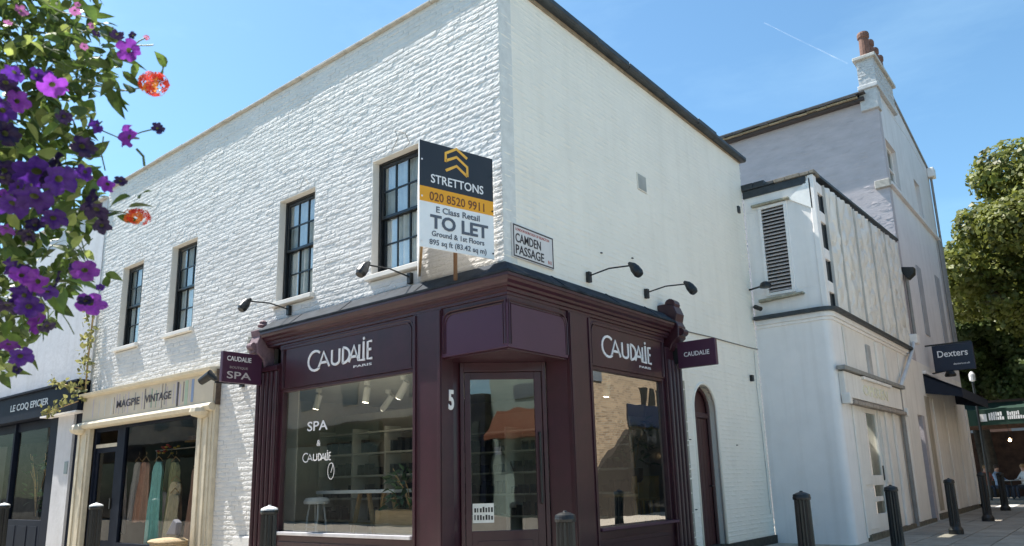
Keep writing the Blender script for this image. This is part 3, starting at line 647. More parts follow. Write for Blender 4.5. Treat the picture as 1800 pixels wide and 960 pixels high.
# ------------------------------------------------------------------ hanging signs
t = thing('hanging_sign', (-4.75, -.15, 3.1), 'square maroon projecting sign reading SPA at the left end of the shopfront', 'sign')
MB().box(-4.785, -4.715, -.86, -.20, 2.86, 3.32).build('sign_panel', MAROON_P, t, bevel=.008)
MB().box(-4.77, -4.73, -.21, -.13, 2.95, 3.22).build('bracket', IRON, t)
text(t, 'CAUDALIE', .10, (-4.712, -.79, 3.185), (0,1,0), fit=.40, depth=.003); text(t, 'BOUTIQUE', .05, (-4.712, -.74, 3.07), (0,1,0), fit=.30, depth=.003, m=mat('faint_letters', (.3,.25,.25), .5)); text(t, 'SPA', .15, (-4.712, -.78, 2.92), (0,1,0), fit=.40, depth=.003, m=mat('thin_letters', (.5,.45,.45), .5))
t = thing('hanging_sign', (.15, 4.0, 3.2), 'maroon projecting sign at the right end of the shopfront near the arched door', 'sign')
MB().box(.23, .86, 3.955, 4.035, 2.97, 3.38).build('sign_panel', MAROON_P, t, bevel=.008)
MB().box(.14, .24, 3.975, 4.015, 3.05, 3.3).build('bracket', IRON, t)
text(t, 'CAUDALIE', .10, (.34, 3.952, 3.14), (1,0,0), fit=.42, depth=.003)
# street nameplate
t = thing('street_nameplate', (0, .58, 4.2), 'white cast street nameplate reading CAMDEN PASSAGE with thin black border', 'street sign')
def bpt(y, z, x): return (x, y, z)
c = MB(); q = [(0.004,.15,3.985),(0.004,1.005,4.055),(0.004,1.005,4.49),(0.004,.15,4.42)]
NY0, NY1, NZ0, NZ1 = .145, 1.0, 3.99, 4.43
plate = mat('nameplate_white', (.70,.66,.64), .5, var=.06, dirt=.3); blk = mat('nameplate_black', (.03,.02,.02), .5); redm = mat('nameplate_red', (.42,.10,.08), .5)
MB().box(.0035, .026, NY0, NY1, NZ0, NZ1).build('plate', plate, t, bevel=.004)
b = MB(); e = .016
b.box(.026,.030,NY0+.012,NY1-.012,NZ1-.028,NZ1-.012); b.box(.026,.030,NY0+.012,NY1-.012,NZ0+.012,NZ0+.028); b.box(.026,.030,NY0+.012,NY0+.028,NZ0+.028,NZ1-.028); b.box(.026,.030,NY1-.028,NY1-.012,NZ0+.028,NZ1-.028)
b.build('border', blk, t)
text(t, 'LONDON BOROUGH OF ISLINGTON', .05, (.027, NY0+.06, NZ1-.085), (0,1,0), m=redm, fit=.70, depth=.003)
text(t, 'CAMDEN', .165, (.027, NY0+.055, NZ1-.235), (0,1,0), m=blk, fit=.52, depth=.006); text(t, 'PASSAGE', .165, (.027, NY0+.055, NZ0+.055), (0,1,0), m=blk, fit=.58, depth=.006); text(t, 'N1', .07, (.027, NY1-.13, NZ0+.055), (0,1,0), m=redm, fit=.07, depth=.004)

# to let board: two panels meeting in a V on the corner
t = thing('estate_board', (-.5, -.5, 3.9), 'V shaped TO LET board in black, orange and white on the building corner', 'sign')
Pl = Vector((-.37, -1.05, 0)); Pr = Vector((-.10, -.06, 0)); W2 = Vector((-1.45, -.03, 0)); zb0, zb1 = 3.93, 5.23
bd = (Pr-Pl).normalized(); bn = Vector((bd.y, -bd.x, 0)); BWd = (Pr-Pl).length
WHT = mat('board_white', (.82,.83,.84), .5, var=.05); BLKB = mat('board_black', (.022,.022,.028), .45, var=.1); ORG = mat('board_orange', (.82,.36,.008), .45, var=.05); GRYT = mat('board_grey_text', (.10,.11,.14), .5)
def bq(s0, s1, z0, z1, o0, o1, m, name, par=t):
    c_ = Pl+bd*(s0+s1)/2+bn*(o0+o1)/2; return MB().obox((c_.x, c_.y, (z0+z1)/2), bd*(s1-s0)/2, bn*(o1-o0)/2, (0,0,(z1-z0)/2)).build(name, m, par)
H = zb1-zb0
pn = bq(0, BWd, zb0, zb1, -.012, 0, WHT, 'board_panel')
z1_, z2_ = zb0+H*.565, zb0+H*.425
bq(.002, BWd-.002, z1_, zb1-.002, .0, .003, BLKB, 'black_band', pn); bq(.002, BWd-.002, z2_, z1_, .0, .003, ORG, 'orange_band', pn)
def btext(body, s, z, fit, size, m, **k):
    o = Pl+bd*s+bn*.004; return text(pn, body, size, (o.x, o.y, z), bd, m=m, fit=fit, depth=.003, **k)
btext('STRETTONS', .15, zb0+H*.615, .73, .15, LETTER)
btext('020 8520 9911', .13, zb0+H*.445, .76, .15, mat('dark_orange_text', (.16,.05,.01), .5))
btext('E Class Retail', .22, zb0+H*.34, .60, .105, GRYT); btext('TO LET', .14, zb0+H*.19, .80, .225, GRYT, bold=.03)
btext('Ground & 1st Floors', .16, zb0+H*.115, .72, .09, GRYT); btext('895 sq ft (83.42 sq m)', .13, zb0+H*.035, .78, .09, GRYT)
lg = ribbons([[(-.15,.02),(-.15,.13),(0,.22),(.15,.13)], [(-.15,.02),(0,.11),(.15,.0),(.15,-.13),(0,-.03),(-.15,-.13)]][:1]+[[(-.15,.035),(0,-.0+.115),(.15,.02),(.15,-.10)], [(-.15,-.09),(0,0.0),(.15,-.10)]], .034, .004)
o_ = Pl+bd*.50+bn*.004; link('logo', put(lg, (o_.x, o_.y, zb0+H*.83), bd, (0,0,1)), mat('logo_gold', (.85,.45,.06), .45), pn)
# second panel of the V, back to the wall
d2 = (Pl-W2); l2 = d2.length; d2n = d2.normalized(); n2 = Vector((d2n.y, -d2n.x, 0)); c2 = (Pl+W2)/2
p2 = MB().obox((c2.x, c2.y, (zb0+zb1)/2+.001), d2n*(l2/2-.01), n2*.006, (0,0,H/2)).build('board_panel', WHT, t)
for (a, zz) in ((W2, 4.0), (W2, 5.1)): MB().bar((a.x+.02, -.02, zz), (Pl.x-.02, Pl.y+.06, zz), .03).build('batten', WOOD, t)
MB().bar((-.50,-.32,3.70),(-.50,-.32,5.1),.035,.035).build('post', mat('stained_post', (.16,.085,.04), .7, var=.2), t)
for s in (.02, BWd-.03):
    for z in (zb0+.06, zb0+H*.46, zb1-.25): bq(s, s+.018, z, z+.018, .003, .012, LETTER if s < .5 else IRON, 'bolt')
# loose wires near the board
t2 = MB().tube([(-2.0,-.015,5.95),(-1.86,-.03,6.10),(-1.9,-.05,6.22),(-1.7,-.04,6.12),(-1.62,-.03,5.95),(-1.75,-.02,5.90)], .005, 5).build('loose_cable', _m['grey_cable'])
tag(t2, 'thin loose cable curling on the white wall above the rightmost sash window', 'cable')
t2 = MB().tube([(-4.2,-.015,5.95),(-4.05,-.03,6.12),(-3.9,-.02,5.98)], .004, 5).build('loose_cable', _m['grey_cable'])
tag(t2, 'short pale wire looping on the wall above the third sash window', 'cable')

# ------------------------------------------------------------------ swan neck sign lamps
def lamp(base, out, side, label, reach=.78, drop=0.0):
    t = thing('sign_lamp', base, label, 'wall lamp', 'swan neck lamps over the shopfront'); b0 = Vector(base); o = Vector(out); s_ = Vector(side)
    MB().obox(b0+o*.03, o*.03, s_*.035, (0,0,.075)).build('wall_box', IRON, t, bevel=.006)
    e = b0+o*reach+Vector((0,0,drop+.03))
    MB().tube([b0+o*.05+Vector((0,0,.02)), b0+o*reach*.5+Vector((0,0,.06+drop*.5)), e], .011, 8).build('arm', IRON, t)
    d = (o*.55+Vector((0,0,-.8))).normalized(); dd = (-d)
    MB().tube([e-d*.05-o*.02, e+d*.01, e+d*.07, e+d*.15, e+d*.19], [.02,.05,.066,.068,.05], 12).build('lamp_head', IRON, t, smooth=False)
    return t
lamp((-1.60, 0, 3.99), (0,-1,0), (1,0,0), 'black lamp on a long arm under the sash window beside the estate board')
lamp((-4.32, 0, 4.0), (0,-1,0), (1,0,0), 'black lamp on a long arm above the left end of the shopfront', reach=.74)
lamp((0, 1.82, 4.06), (1,0,0), (0,1,0), 'black lamp on a long arm right of the street nameplate', reach=.72)
lamp((0, 3.46, 4.12), (1,0,0), (0,1,0), 'black lamp on a long arm near the right end of the cornice', reach=.72)
t = thing('spotlight', (-5.6, 0, 3.05), 'small black spotlight on the wall just left of the projecting SPA sign', 'wall lamp')
MB().bar((-5.55,-.02,2.98),(-5.62,-.45,2.98),.03).build('arm', IRON, t); MB().tube([(-5.60,-.45,3.02),(-5.68,-.50,3.10),(-5.86,-.56,3.0)], [.035,.08,.06], 10).build('lamp_head', IRON, t)
MB().box(-5.60,-5.50,-.04,.0,2.93,3.03).build('wall_box', IRON, t)

# ------------------------------------------------------------------ cream clothes shop
MS = thing('shopfront', (-8.8, 0, 0), 'cream wooden clothes shopfront with a striped sign and dresses in its window', 'shopfront')
f = MB(); f.box(-11.42, -6.28, -.10, .25, 2.72, 3.25); f.build('sign_board', mat('banner_canvas', (.62,.53,.40), .6, var=.08, vscale=3), MS)
f = MB(); f.prism([(-11.46,-.10,3.25),(-11.46,-.19,3.28),(-11.46,-.21,3.33),(-11.46,.0,3.36),(-11.46,.0,3.25)], (5.2,0,0)); f.build('cornice', CREAM, MS, bevel=.006)
f = MB(); f.prism([(-11.50,-.10,2.60),(-11.50,-.17,2.62),(-11.50,-.20,2.68),(-11.50,-.16,2.73),(-11.50,-.10,2.75),(-11.50,0,2.6)], (5.26,0,0)); f.build('moulding', CREAM, MS, bevel=.008)
for x in (-11.58, -6.74):
    c = MB(); c.lathe((x+.18, -.14, 2.50), [(.05,0),(.15,.03),(.19,.09),(.17,.16),(.12,.2)], 12); c.build('capital', CREAM, MS)
for a, b in ((-11.60,-11.02),(-6.76,-6.30)):
    p = MB(); p.box(a, b, -.09, .0, .0, 2.6); p.box(a+.10, a+.17, -.112, -.09, .1, 2.5); p.box(b-.16, b-.09, -.112, -.09, .1, 2.5); p.build('pilaster', CREAM, MS, bevel=.006)
MB().box(-6.30, -6.22, -.075, .0, .0, 3.2).build('edge_trim', CREAM, MS, bevel=.006)
MB().box(-6.225, -6.205, -.09, .0, 2.7, 3.3).build('edge_trim', mat('rusty_edge', (.10,.07,.05), .8, var=.4, vscale=20), MS)
# banner stripes and name
tones = [(.35,.32,.28),(.5,.42,.42),(.30,.38,.28),(.62,.58,.52),(.22,.18,.16),(.52,.45,.5),(.42,.42,.36),(.56,.5,.46)]
x = -10.95; k = 0
while x < -7.0:
    if -7.7 < x < -7.55 or x < -10.4 or random.random() < .75:
        tn = tones[random.randrange(8)]; wd = random.uniform(.015, .05); i_ = random.randrange(8)
        if -11 < x < -10.3: wd = .035
        MB().box(x, x+wd, -.1035, -.10, 2.78+random.uniform(0,.06), 3.18+random.uniform(-.05,.05)).build('stripe', mat('stripe_%d' % i_, tones[i_], .6), MS)
    x += random.uniform(.07, .13) if x > -10.2 else .28
MB().box(-7.50,-7.44,-.105,-.10,2.77,3.20).build('stripe', mat('stripe_dark', (.08,.06,.06), .6), MS)
MB().box(-7.22,-7.12,-.105,-.10,2.77,3.20).build('stripe', mat('stripe_green', (.42,.50,.36), .6), MS)
MB().box(-7.0,-6.92,-.105,-.10,2.80,3.20).build('stripe', mat('stripe_blue', (.25,.32,.48), .6), MS)
DKT = mat('brown_black_letters', (.05,.03,.04), .5)
text(MS, 'MAGPIE', .20, (-9.85,-.107,2.93), (1,0,0), m=DKT, fit=.95, depth=.004); text(MS, 'VINTAGE', .20, (-8.68,-.107,2.93), (1,0,0), m=DKT, fit=.98, depth=.004)
fr = MB()
for a, b in ((-11.02,-10.94),(-9.98,-9.66),(-6.86,-6.76)): fr.box(a, b, .02, .10, .0, 2.6)
fr.box(-10.94,-9.98,.02,.10,2.52,2.6); fr.box(-9.66,-6.86,.02,.10,2.55,2.6); fr.box(-9.66,-6.86,.02,.10,.0,.38)
wf = fr.build('window', NAVY, MS, bevel=.004)
MB().quad((-9.66,.06,.38),(-6.86,.06,.38),(-6.86,.06,2.55),(-9.66,.06,2.55)).build('pane', glass('clothes_shop_glass', .8, (.85,.86,.83)), wf)
dr = MB(); dr.box(-10.94,-10.84,.05,.09,.02,2.2); dr.box(-10.08,-9.98,.05,.09,.02,2.2); dr.box(-10.84,-10.08,.05,.09,2.1,2.2); dr.box(-10.84,-10.08,.05,.09,.02,.4)
do = dr.build('shop_door', NAVY, MS); MB().quad((-10.84,.07,.4),(-10.08,.07,.4),(-10.08,.07,2.1),(-10.84,.07,2.1)).build('pane', _m['clothes_shop_glass'], do)
MB().box(-10.94,-9.98,.03,.10,2.2,2.27).build('transom', CREAM, MS); MB().box(-10.06,-10.02,.0,.05,1.0,1.2).build('lock', IRON, do)
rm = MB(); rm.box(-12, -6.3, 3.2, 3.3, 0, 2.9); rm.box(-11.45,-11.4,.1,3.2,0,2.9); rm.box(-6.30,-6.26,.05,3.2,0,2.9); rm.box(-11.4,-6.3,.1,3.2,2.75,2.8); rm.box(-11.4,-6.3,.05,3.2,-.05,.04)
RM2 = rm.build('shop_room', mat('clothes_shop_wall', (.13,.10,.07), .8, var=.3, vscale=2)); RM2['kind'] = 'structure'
# clothes on rails
t = thing('clothes_rail', (-8.3, .62, 0), 'metal clothes rail across the clothes shop window', 'clothes rail')
MB().cyl((-9.6,.62,2.10),(-6.9,.62,2.10),.014,8).build('rail', mat('rail_metal', (.5,.48,.45), .35, metal=.8), t)
for x in (-9.55,-6.95): MB().cyl((x,.62,.05),(x,.62,2.10),.014,8).build('rail_post', _m['rail_metal'], t)
def garment(x, y, top, bottom, w0, w1, col, lab, folds=5, hang=True):
    t = thing('hanging_dress' if hang else 'garment', (x, y, top), lab, 'clothing', 'clothes hung in the shop window')
    vs = []; fs = []; n, m_ = 22, 14; ph = random.uniform(0, 6)
    for side in (0, 1):
        for j in range(m_+1):
            v = j/m_; z = top-(top-bottom)*v; hw = (w0+(w1-w0)*min(1, v*1.15))*(.55+.45*min(1, v*9))/2
            if .18 < v < .38: hw *= .90
            for i in range(n+1):
                u = i/n*2-1; amp = .012+.045*v
                yy = y+(-1 if side == 0 else 1)*(.035+.05*v)*math.sqrt(max(0, 1-u*u*.98))+amp*math.sin(u*folds*2+ph+v*.8)*.6
                zz = z+.05*(1-abs(u))*(-1 if j == 0 else 0)+(.0 if j else -.07*abs(u)**1.5)+(random.uniform(-.02,.02) if j == m_ else 0)
                vs.append((x+u*hw+.01*math.sin(v*7+ph), yy, zz))
        o = side*(m_+1)*(n+1)
        for j in range(m_):
            for i in range(n): fs.append((o+j*(n+1)+i, o+j*(n+1)+i+1, o+(j+1)*(n+1)+i+1, o+(j+1)*(n+1)+i))
    mb = MB(); mb.add(vs, fs); cm = mat('cloth_'+lab[:18].replace(' ', '_'), tuple(min(.8, c_*2.0) for c_ in col), .85, var=.22, vscale=18, stretch=(3,3,.6), bump=.003, bscale=20)
    mb.build('fabric', cm, t, smooth=True)
    h = MB(); h.tube([(x, y, top+.10), (x+.03, y, top+.13), (x, y, top+.16)], .005, 5); h.tube([(x-w0*.42, y, top-.03), (x, y, top+.06), (x+w0*.42, y, top-.03)], .008, 6); h.build('hanger', WOOD, t)
garment(-9.42,.35,1.92,.75,.34,.5,(.30,.17,.13),'faded terracotta dress at the left of the clothes shop window')
garment(-9.25,.62,1.35,.55,.42,.62,(.36,.32,.31),'pale grey pleated skirt low in the clothes shop window')
garment(-8.80,.30,1.90,.15,.36,.52,(.16,.36,.36),'long pale turquoise dress in the middle of the clothes shop window')
garment(-8.45,.45,1.88,.25,.38,.52,(.17,.17,.09),'olive patterned dress right of the turquoise one')
garment(-8.10,.30,1.52,.3,.40,.52,(.40,.34,.24),'long beige pleated skirt beside the olive dress')
garment(-7.78,.55,1.58,.4,.44,.58,(.13,.07,.05),'brown velvet dress behind the beige skirt')
garment(-7.95,.22,1.30,.2,.36,.5,(.30,.27,.20),'cream pleated skirt at the front right of the clothes shop window')
garment(-7.35,.30,1.75,.5,.36,.48,(.22,.13,.10),'russet knitted dress near the right post of the clothes shop window')
garment(-7.42,.62,1.95,.9,.36,.42,(.07,.08,.10),'dark navy blouse hanging at the right of the clothes shop window')
garment(-10.62,.45,1.95,.5,.34,.44,(.42,.36,.36),'pale pink lace dress seen through the clothes shop door')
garment(-10.30,.62,1.95,.75,.30,.4,(.36,.33,.33),'grey cardigan right of the lace dress in the doorway')
garment(-9.62,.95,2.0,.9,.34,.4,(.22,.24,.13),'green top hung deeper in the clothes shop')
garment(-7.08,.75,1.2,.35,.36,.46,(.22,.23,.23),'grey cloth draped low by the right post of the window')
t = thing('silk_flowers', (-9.1, .5, 2.1), 'bunch of yellow and red flowers above the turquoise dress', 'flowers')
for k in range(14):
    cxx = (-9.35+random.random()*.6, .45+random.random()*.2, 2.0+random.random()*.16)
    MB().lathe(cxx, [(.01,0),(.035,.015),(.03,.035),(.01,.04)], 7).build('flower', mat('silk_yellow', (.5,.34,.04), .6) if k % 2 else mat('silk_red', (.4,.05,.03), .6), t)
t = thing('garment_shelf', (-8.2, 1.4, 2.3), 'shelf of folded textiles and hats high in the clothes shop', 'shelf')
MB().box(-9.6,-6.5,1.2,1.6,2.28,2.32).build('shelf', WOOD, t)
x = -9.5
while x < -6.7:
    w_ = random.uniform(.2,.36); MB().box(x, x+w_, 1.22, 1.55, 2.321, 2.321+random.uniform(.06,.2)).build('folded_cloth', mat('fold_%d' % random.randrange(5), [(.30,.24,.15),(.14,.15,.17),(.35,.30,.2),(.2,.1,.07),(.25,.25,.22)][random.randrange(5)], .8), t, bevel=.015); x += w_+random.uniform(.02,.2)
# wicker hampers outside
t = thing('wicker_hamper', (-6.75, -.42, 0), 'lidded wicker hamper standing at the foot of the right cream pilaster', 'basket')
WK = mat('wicker', (.42,.31,.18), .8, var=.35, vscale=30, bump=.006, bscale=60)
b = MB()
for k in range(16): b.lathe((-6.78,-.42,.05+k*.03), [(.25+.002*k,0),(.262+.002*k,.013),(.25+.002*k,.028)], 20)
b.build('body', WK, t)
MB().lathe((-6.84,-.42,.50), [(.10,0),(.29,.0),(.30,.025),(.26,.05),(.1,.07)], 20).build('lid', WK, t)
t = thing('folded_bag', (-6.95, -.3, .6), 'pale pointed cloth bag standing on the wicker hamper', 'bag')
MB().prism([(-7.05,-.36,.60),(-6.72,-.36,.60),(-6.70,-.36,.80),(-6.82,-.36,.86)], (0,.10,0)).build('bag', mat('grey_cloth', (.16,.16,.18), .85), t, bevel=.02)

# ------------------------------------------------------------------ left neighbour building
NB = thing('terrace_building', (-16, 0, 0), 'smooth white rendered terrace building at the far left behind the flowers', 'building')
m1 = MB(); m1.box(-26, -11.42, -.02, .3, 3.66, 7.75); m1.box(-12.88,-12.05,-.02,.25,0,2.99); m1.box(-26,-25.5,.3,8,0,7.75); m1.box(-26,-11.42,7.9,8,0,7.75); m1.box(-26,-11.45,.3,7.9,7.5,7.6); m1.build('wall', mat('shade_dulled_render', (.58,.58,.60), .7, var=.08, vscale=2, bump=.006, bscale=10, streak=.2, dirt=.15), NB)  # render toned down to carry this wall's shade, plus streaks and dirt
MB().box(-26, -11.44, -.10, .3, 7.75, 7.82).build('coping', _m['weathered_coping'], NB, bevel=.01)
m1 = MB(); m1.box(-26,-11.47,-.20,.2,3.02,3.62); m1.box(-26,-11.45,-.26,.0,3.62,3.67); m1.build('sign_board', NAVY, NB, bevel=.005)
MB().box(-13.4,-11.5,-.22,.0,2.98,3.015).build('trim', RENDER, NB)
text(NB, 'LE COQ EPICIER', .22, (-15.35,-.203,3.27), (1,0,0), fit=2.3, depth=.006, m=mat('silver_letters', (.55,.56,.58), .4))
m1 = MB(); m1.box(-13.35,-12.9,.0,.12,0,2.99); m1.box(-26,-13.35,.05,.12,2.8,3.0); m1.box(-26,-13.35,.0,.12,0,.75); m1.box(-12.05,-11.62,.03,.2,0,3.0)
for x in (-15.6,-18.2,-20.8): m1.box(x,x+.12,.0,.12,0,3.0)
fo = m1.build('window', NAVY, NB, bevel=.005)
m1 = MB()
for x in (-15.3,-14.6,-14.0): m1.box(x, x+.5, -.012, .0, .14, .62)
m1.build('panel', NAVY, NB, bevel=.004)
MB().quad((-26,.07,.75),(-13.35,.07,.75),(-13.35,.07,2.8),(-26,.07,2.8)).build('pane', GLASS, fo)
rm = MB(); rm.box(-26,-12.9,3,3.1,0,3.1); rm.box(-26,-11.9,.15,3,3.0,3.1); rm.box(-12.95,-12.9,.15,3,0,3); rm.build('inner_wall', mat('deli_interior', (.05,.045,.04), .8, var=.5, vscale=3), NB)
MB().box(-12.28,-12.12,-.035,-.02,1.72,1.98).build('meter_box', mat('meter_grey', (.22,.27,.28), .5), NB)
for k, x in enumerate((-15.1,-14.3,-13.8)):
    plant('potted_plant', (x, .5, .8), ['trailing dark plant in the navy delicatessen window, leftmost','trailing dark plant in the navy delicatessen window, middle one','trailing dark plant by the right edge of the navy delicatessen window'][k], .3, 1.5, 60, None)
# creeper between the two buildings
CRP = mat('creeper_yellow_green', (.28,.27,.10), .6, var=.3, vscale=14, rand=.3, sub=.4)
t = thing('creeper', (-11.45, -.1, 3.4), 'yellow green creeper climbing the joint between the two white buildings', 'plant')
st = MB(); st.tube([(-11.35,-.12,3.3),(-11.42,-.1,4.2),(-11.36,-.1,5.4)], .02, 6); st.tube([(-11.35,-.2,3.45),(-12.0,-.32,3.6),(-12.5,-.36,3.72)], .012, 5); st.tube([(-11.45,-.2,3.2),(-12.1,-.32,3.1),(-12.7,-.36,3.0)], .012, 5); st.build('stem', WOOD, t)
lm = leafmesh(.13, .085); lm.materials.append(CRP)
for k in range(210):
    o = link('leaf', lm, None, t, local=True)
    if k < 130: p = Vector((-11.38+random.gauss(0,.10), -.13+random.uniform(-.12,.03), random.uniform(3.25,5.3)))
    elif k < 170: u = random.random(); p = Vector((-11.4-1.1*u, -.30-.1*u+random.gauss(0,.04), 3.45+.27*u+random.gauss(0,.04)))
    else: u = random.random(); p = Vector((-11.45-1.2*u, -.30-.1*u+random.gauss(0,.05), 3.22-.22*u+random.gauss(0,.06)))
    o.location = p-Vector(t.location); o.rotation_euler = (random.uniform(0,6), random.uniform(0,6), random.uniform(0,6)); s_ = random.uniform(.6,1.15); o.scale = (s_,s_,s_)

# ------------------------------------------------------------------ recessed building: rendered ground floor, louvred bay, zinc cladding
RB = thing('annexe_building', (0, 11, 0), 'white rendered low building with a louvred bay and pale ribbed metal cladding above', 'building')
X0, YF, Y1 = 1.45, 8.0, 15.3; rc = .16
def rounded(z0, z1, x0, y0, r_, name, m, y1=Y1, inset=0.0):
    mb = MB(); p = [(-.0, y0)]+[(x0-r_+r_*math.sin(R(a)), y0+r_-r_*math.cos(R(a))) for a in range(0, 91, 9)]+[(x0, y1), (-.0, y1)]
    mb.prism([(a, b, z0) for a, b in p], (0, 0, z1-z0)); o = mb.build(name, m, RB); return o
# lower walls: front face has openings for the door and alcove, so it is made of pieces
mb = MB(); p = [(0, YF)]+[(X0-rc+rc*math.sin(R(a)), YF+rc-rc*math.cos(R(a))) for a in range(0, 91, 9)]+[(X0, 8.7), (1.2, 8.7), (1.2, 8.3), (0, 8.3)]
mb.prism([(a, b, .0) for a, b in p], (0, 0, 4.2)); mb.build('wall', RENDER, RB)
mb = MB()
for a, b, c, d in ((8.7,9.62,0,2.62),(8.7,10.75,2.62,4.2),(10.75,14.75,0,4.2),(14.75,15.62,2.74,4.2),(15.62,22.5,0,4.2),(9.62,10.75,0,.05)): mb.box(1.2, X0, a, b, c, d)
mb.build('wall', RENDER_W, RB)
mb = MB(); mb.box(.9,.95,14.6,15.7,0,2.8); mb.box(.95,1.2,14.70,14.75,0,2.8); mb.box(.95,1.2,15.62,15.67,0,2.8); mb.build('alcove_back', mat('alcove_grey', (.38,.38,.38), .7), RB)
# pilaster strips and stains on the ground floor
for a, b, dx in ((8.72,8.95,.03),(11.15,11.42,.05),(11.9,12.15,.05),(13.3,13.7,.03),(16.9,17.1,.03),(18.6,18.9,.03),(20.4,20.7,.03),(22.2,22.5,.05)):
    MB().box(X0, X0+dx, a, b, .12, 4.15 if b < 16 else 3.3).build('pilaster', RENDER_W, RB, bevel=.01)
MB().box(X0, X0+.006, 15.9, 16.5, .3, 3.3).build('damp_stain', mat('brown_stain', (.42,.36,.28), .7, var=.3, vscale=3, stretch=(1,2,.4)), RB)
mb = MB(); mb.box(X0+.001, X0+.07, 8.8, 15.0, -.02, .17); mb.box(X0+.001, X0+.05, 15.7, 22.5, -.02, .24); mb.build('plinth', mat('stained_plinth', (.14,.12,.085), .9, var=.5, vscale=8, bump=.01, bscale=20), RB)
# cornice between floors
def ring(name, z0, z1, out_, m, y1=Y1, bev=.006):
    mb = MB(); rr_ = rc; p = [(.03, YF-out_)]+[(X0-rr_+(rr_+out_)*math.sin(R(a)), YF+rr_-(rr_+out_)*math.cos(R(a))) for a in range(0, 91, 9)]+[(X0+out_, y1), (.03, y1)]
    mb.prism([(a, b, z0) for a, b in p], (0, 0, z1-z0)); return mb.build(name, m, RB, bevel=bev)
ring('string_course', 4.2, 4.26, .03, RENDER, y1=14.6); ring('string_course', 4.261, 4.36, .065, RENDER, y1=14.6); ring('lead_ledge', 4.361, 4.435, .15, LEADC, y1=14.6)
# upper bay with louvre
mb = MB(); mb.box(0.0, 1.41, YF+.03, YF+.3, 4.436, 4.90); mb.box(0, .35, YF+.03, YF+.3, 4.90, 6.68); mb.box(.81, 1.41, YF+.03, YF+.3, 4.90, 6.68); mb.box(0, 1.41, YF+.03, YF+.3, 6.68, 7.16); mb.build('bay_wall', RENDER, RB, bevel=.004)
mb = MB(); mb.prism([(.93, YF-.0, 6.76),(1.38, YF+.0, 7.1),(1.38,YF-.0,6.45)], (0,.03,0)); mb.build('patched_render', mat('patch_white', (.85,.85,.83), .7), RB)
lv = MB(); lv.box(.29,.35,YF-.01,YF+.08,4.84,6.74); lv.box(.81,.88,YF-.01,YF+.08,4.84,6.74); lv.box(.35,.81,YF-.01,YF+.08,4.84,4.90); lv.box(.35,.81,YF-.01,YF+.08,6.68,6.74)
lo = lv.build('louvre', RENDER, RB, bevel=.004)
for k in range(24):
    z = 4.915+k*.0735; MB().prism([(.35,YF+.0,z),(.35,YF+.06,z+.045),(.35,YF+.06,z+.06),(.35,YF+.0,z+.018)], (.46,0,0)).build('louvre_blade', mat('louvre_rust_white', (.50,.44,.42), .6, var=.2, vscale=12), lo)
MB().box(.35,.81,YF+.09,YF+.1,4.9,6.68).build('louvre_back', DARK, lo)
MB().box(.17,.95,YF-.07,YF+.03,6.755,6.80).build('ledge', mat('mossy_ledge', (.33,.31,.24), .8, var=.4, vscale=15, dirt=.5), RB, bevel=.01)
MB().prism([(.15,YF-.10,4.72),(1.04,YF-.10,4.76),(1.04,YF-.10,4.80),(.15,YF-.10,4.78)], (0,.13,0)).build('ledge', _m['mossy_ledge'], RB, bevel=.01)
# dark slot with white blocks at the bay corner
MB().box(1.20, 1.405, YF+.301, YF+.52, 4.436, 7.0).build('slot', mat('slot_dark', (.05,.055,.06), .7), RB)
for z in (4.78, 5.45, 6.22, 6.83): MB().box(1.25, 1.455, YF+.21, YF+.53, z, z+.22).build('block', RENDER, RB, bevel=.01)
MB().box(1.34, 1.45, YF+.0, YF+.2, 4.436, 7.16).build('corner_post', RENDER, RB, bevel=.015)
# metal cladding, one creased sheet per bay
ZN = mat('pale_zinc', (.74,.71,.66), .38, var=.12, vscale=1.4, metal=.0, bump=.002, bscale=6, stretch=(1,1,.5), streak=.25)
seams = [8.53, 9.40, 10.75, 12.18, 13.6, 15.28]
ztop = lambda y: 7.03+(y-8)*.05
for a, b in zip(seams[:-1], seams[1:]):
    V = []; F = []; nu, nv = 26, 54
    for j in range(nv+1):
        for i in range(nu+1):
            y = a+.02+(b-a-.04)*i/nu; z = 4.44+(ztop(y)-4.44)*j/nv
            q = Vector((y*1.6+z*.55, z*1.0, 3.3)); n1_ = mnoise.noise(q*2.3); e = min(i, nu-i)/nu
            aa = math.pi*(z+1.5*y)/.62+1.6*n1_; bb = math.pi*(z-1.5*y)/.74+1.9*mnoise.noise(q*1.7+Vector((9,2,1)))
            V.append((X0+.012+(.050*min(abs(math.sin(aa)), abs(math.sin(bb)))+.014*abs(n1_))*min(1, e*7), y, z))
    for j in range(nv):
        for i in range(nu): F.append((j*(nu+1)+i, j*(nu+1)+i+1, (j+1)*(nu+1)+i+1, (j+1)*(nu+1)+i))
    mb = MB(); mb.add(V, F); mb.build('cladding_panel', ZN, RB)
for s in seams[:-1]:
    MB().prism([(X0, s-.018, 4.44),(X0+.05, s-.014, 4.44),(X0+.05, s+.014, 4.44),(X0, s+.018, 4.44)], (0,0,ztop(s)-4.44)).build('seam', mat('zinc_seam', (.5,.48,.45), .45), RB)
MB().box(1.2, X0, 8.53, 15.3, 4.44, 7.02).build('backing', LEADC, RB)
mb = MB(); mb.prism([(1.3, 8.0, 7.16), (1.49, 8.0, 7.16), (1.49, 15.3, 7.50), (1.3, 15.3, 7.50)], (0,0,.06)); mb.build('roof_edge', LEADC, RB, bevel=.006)
k = 0; x = -.04
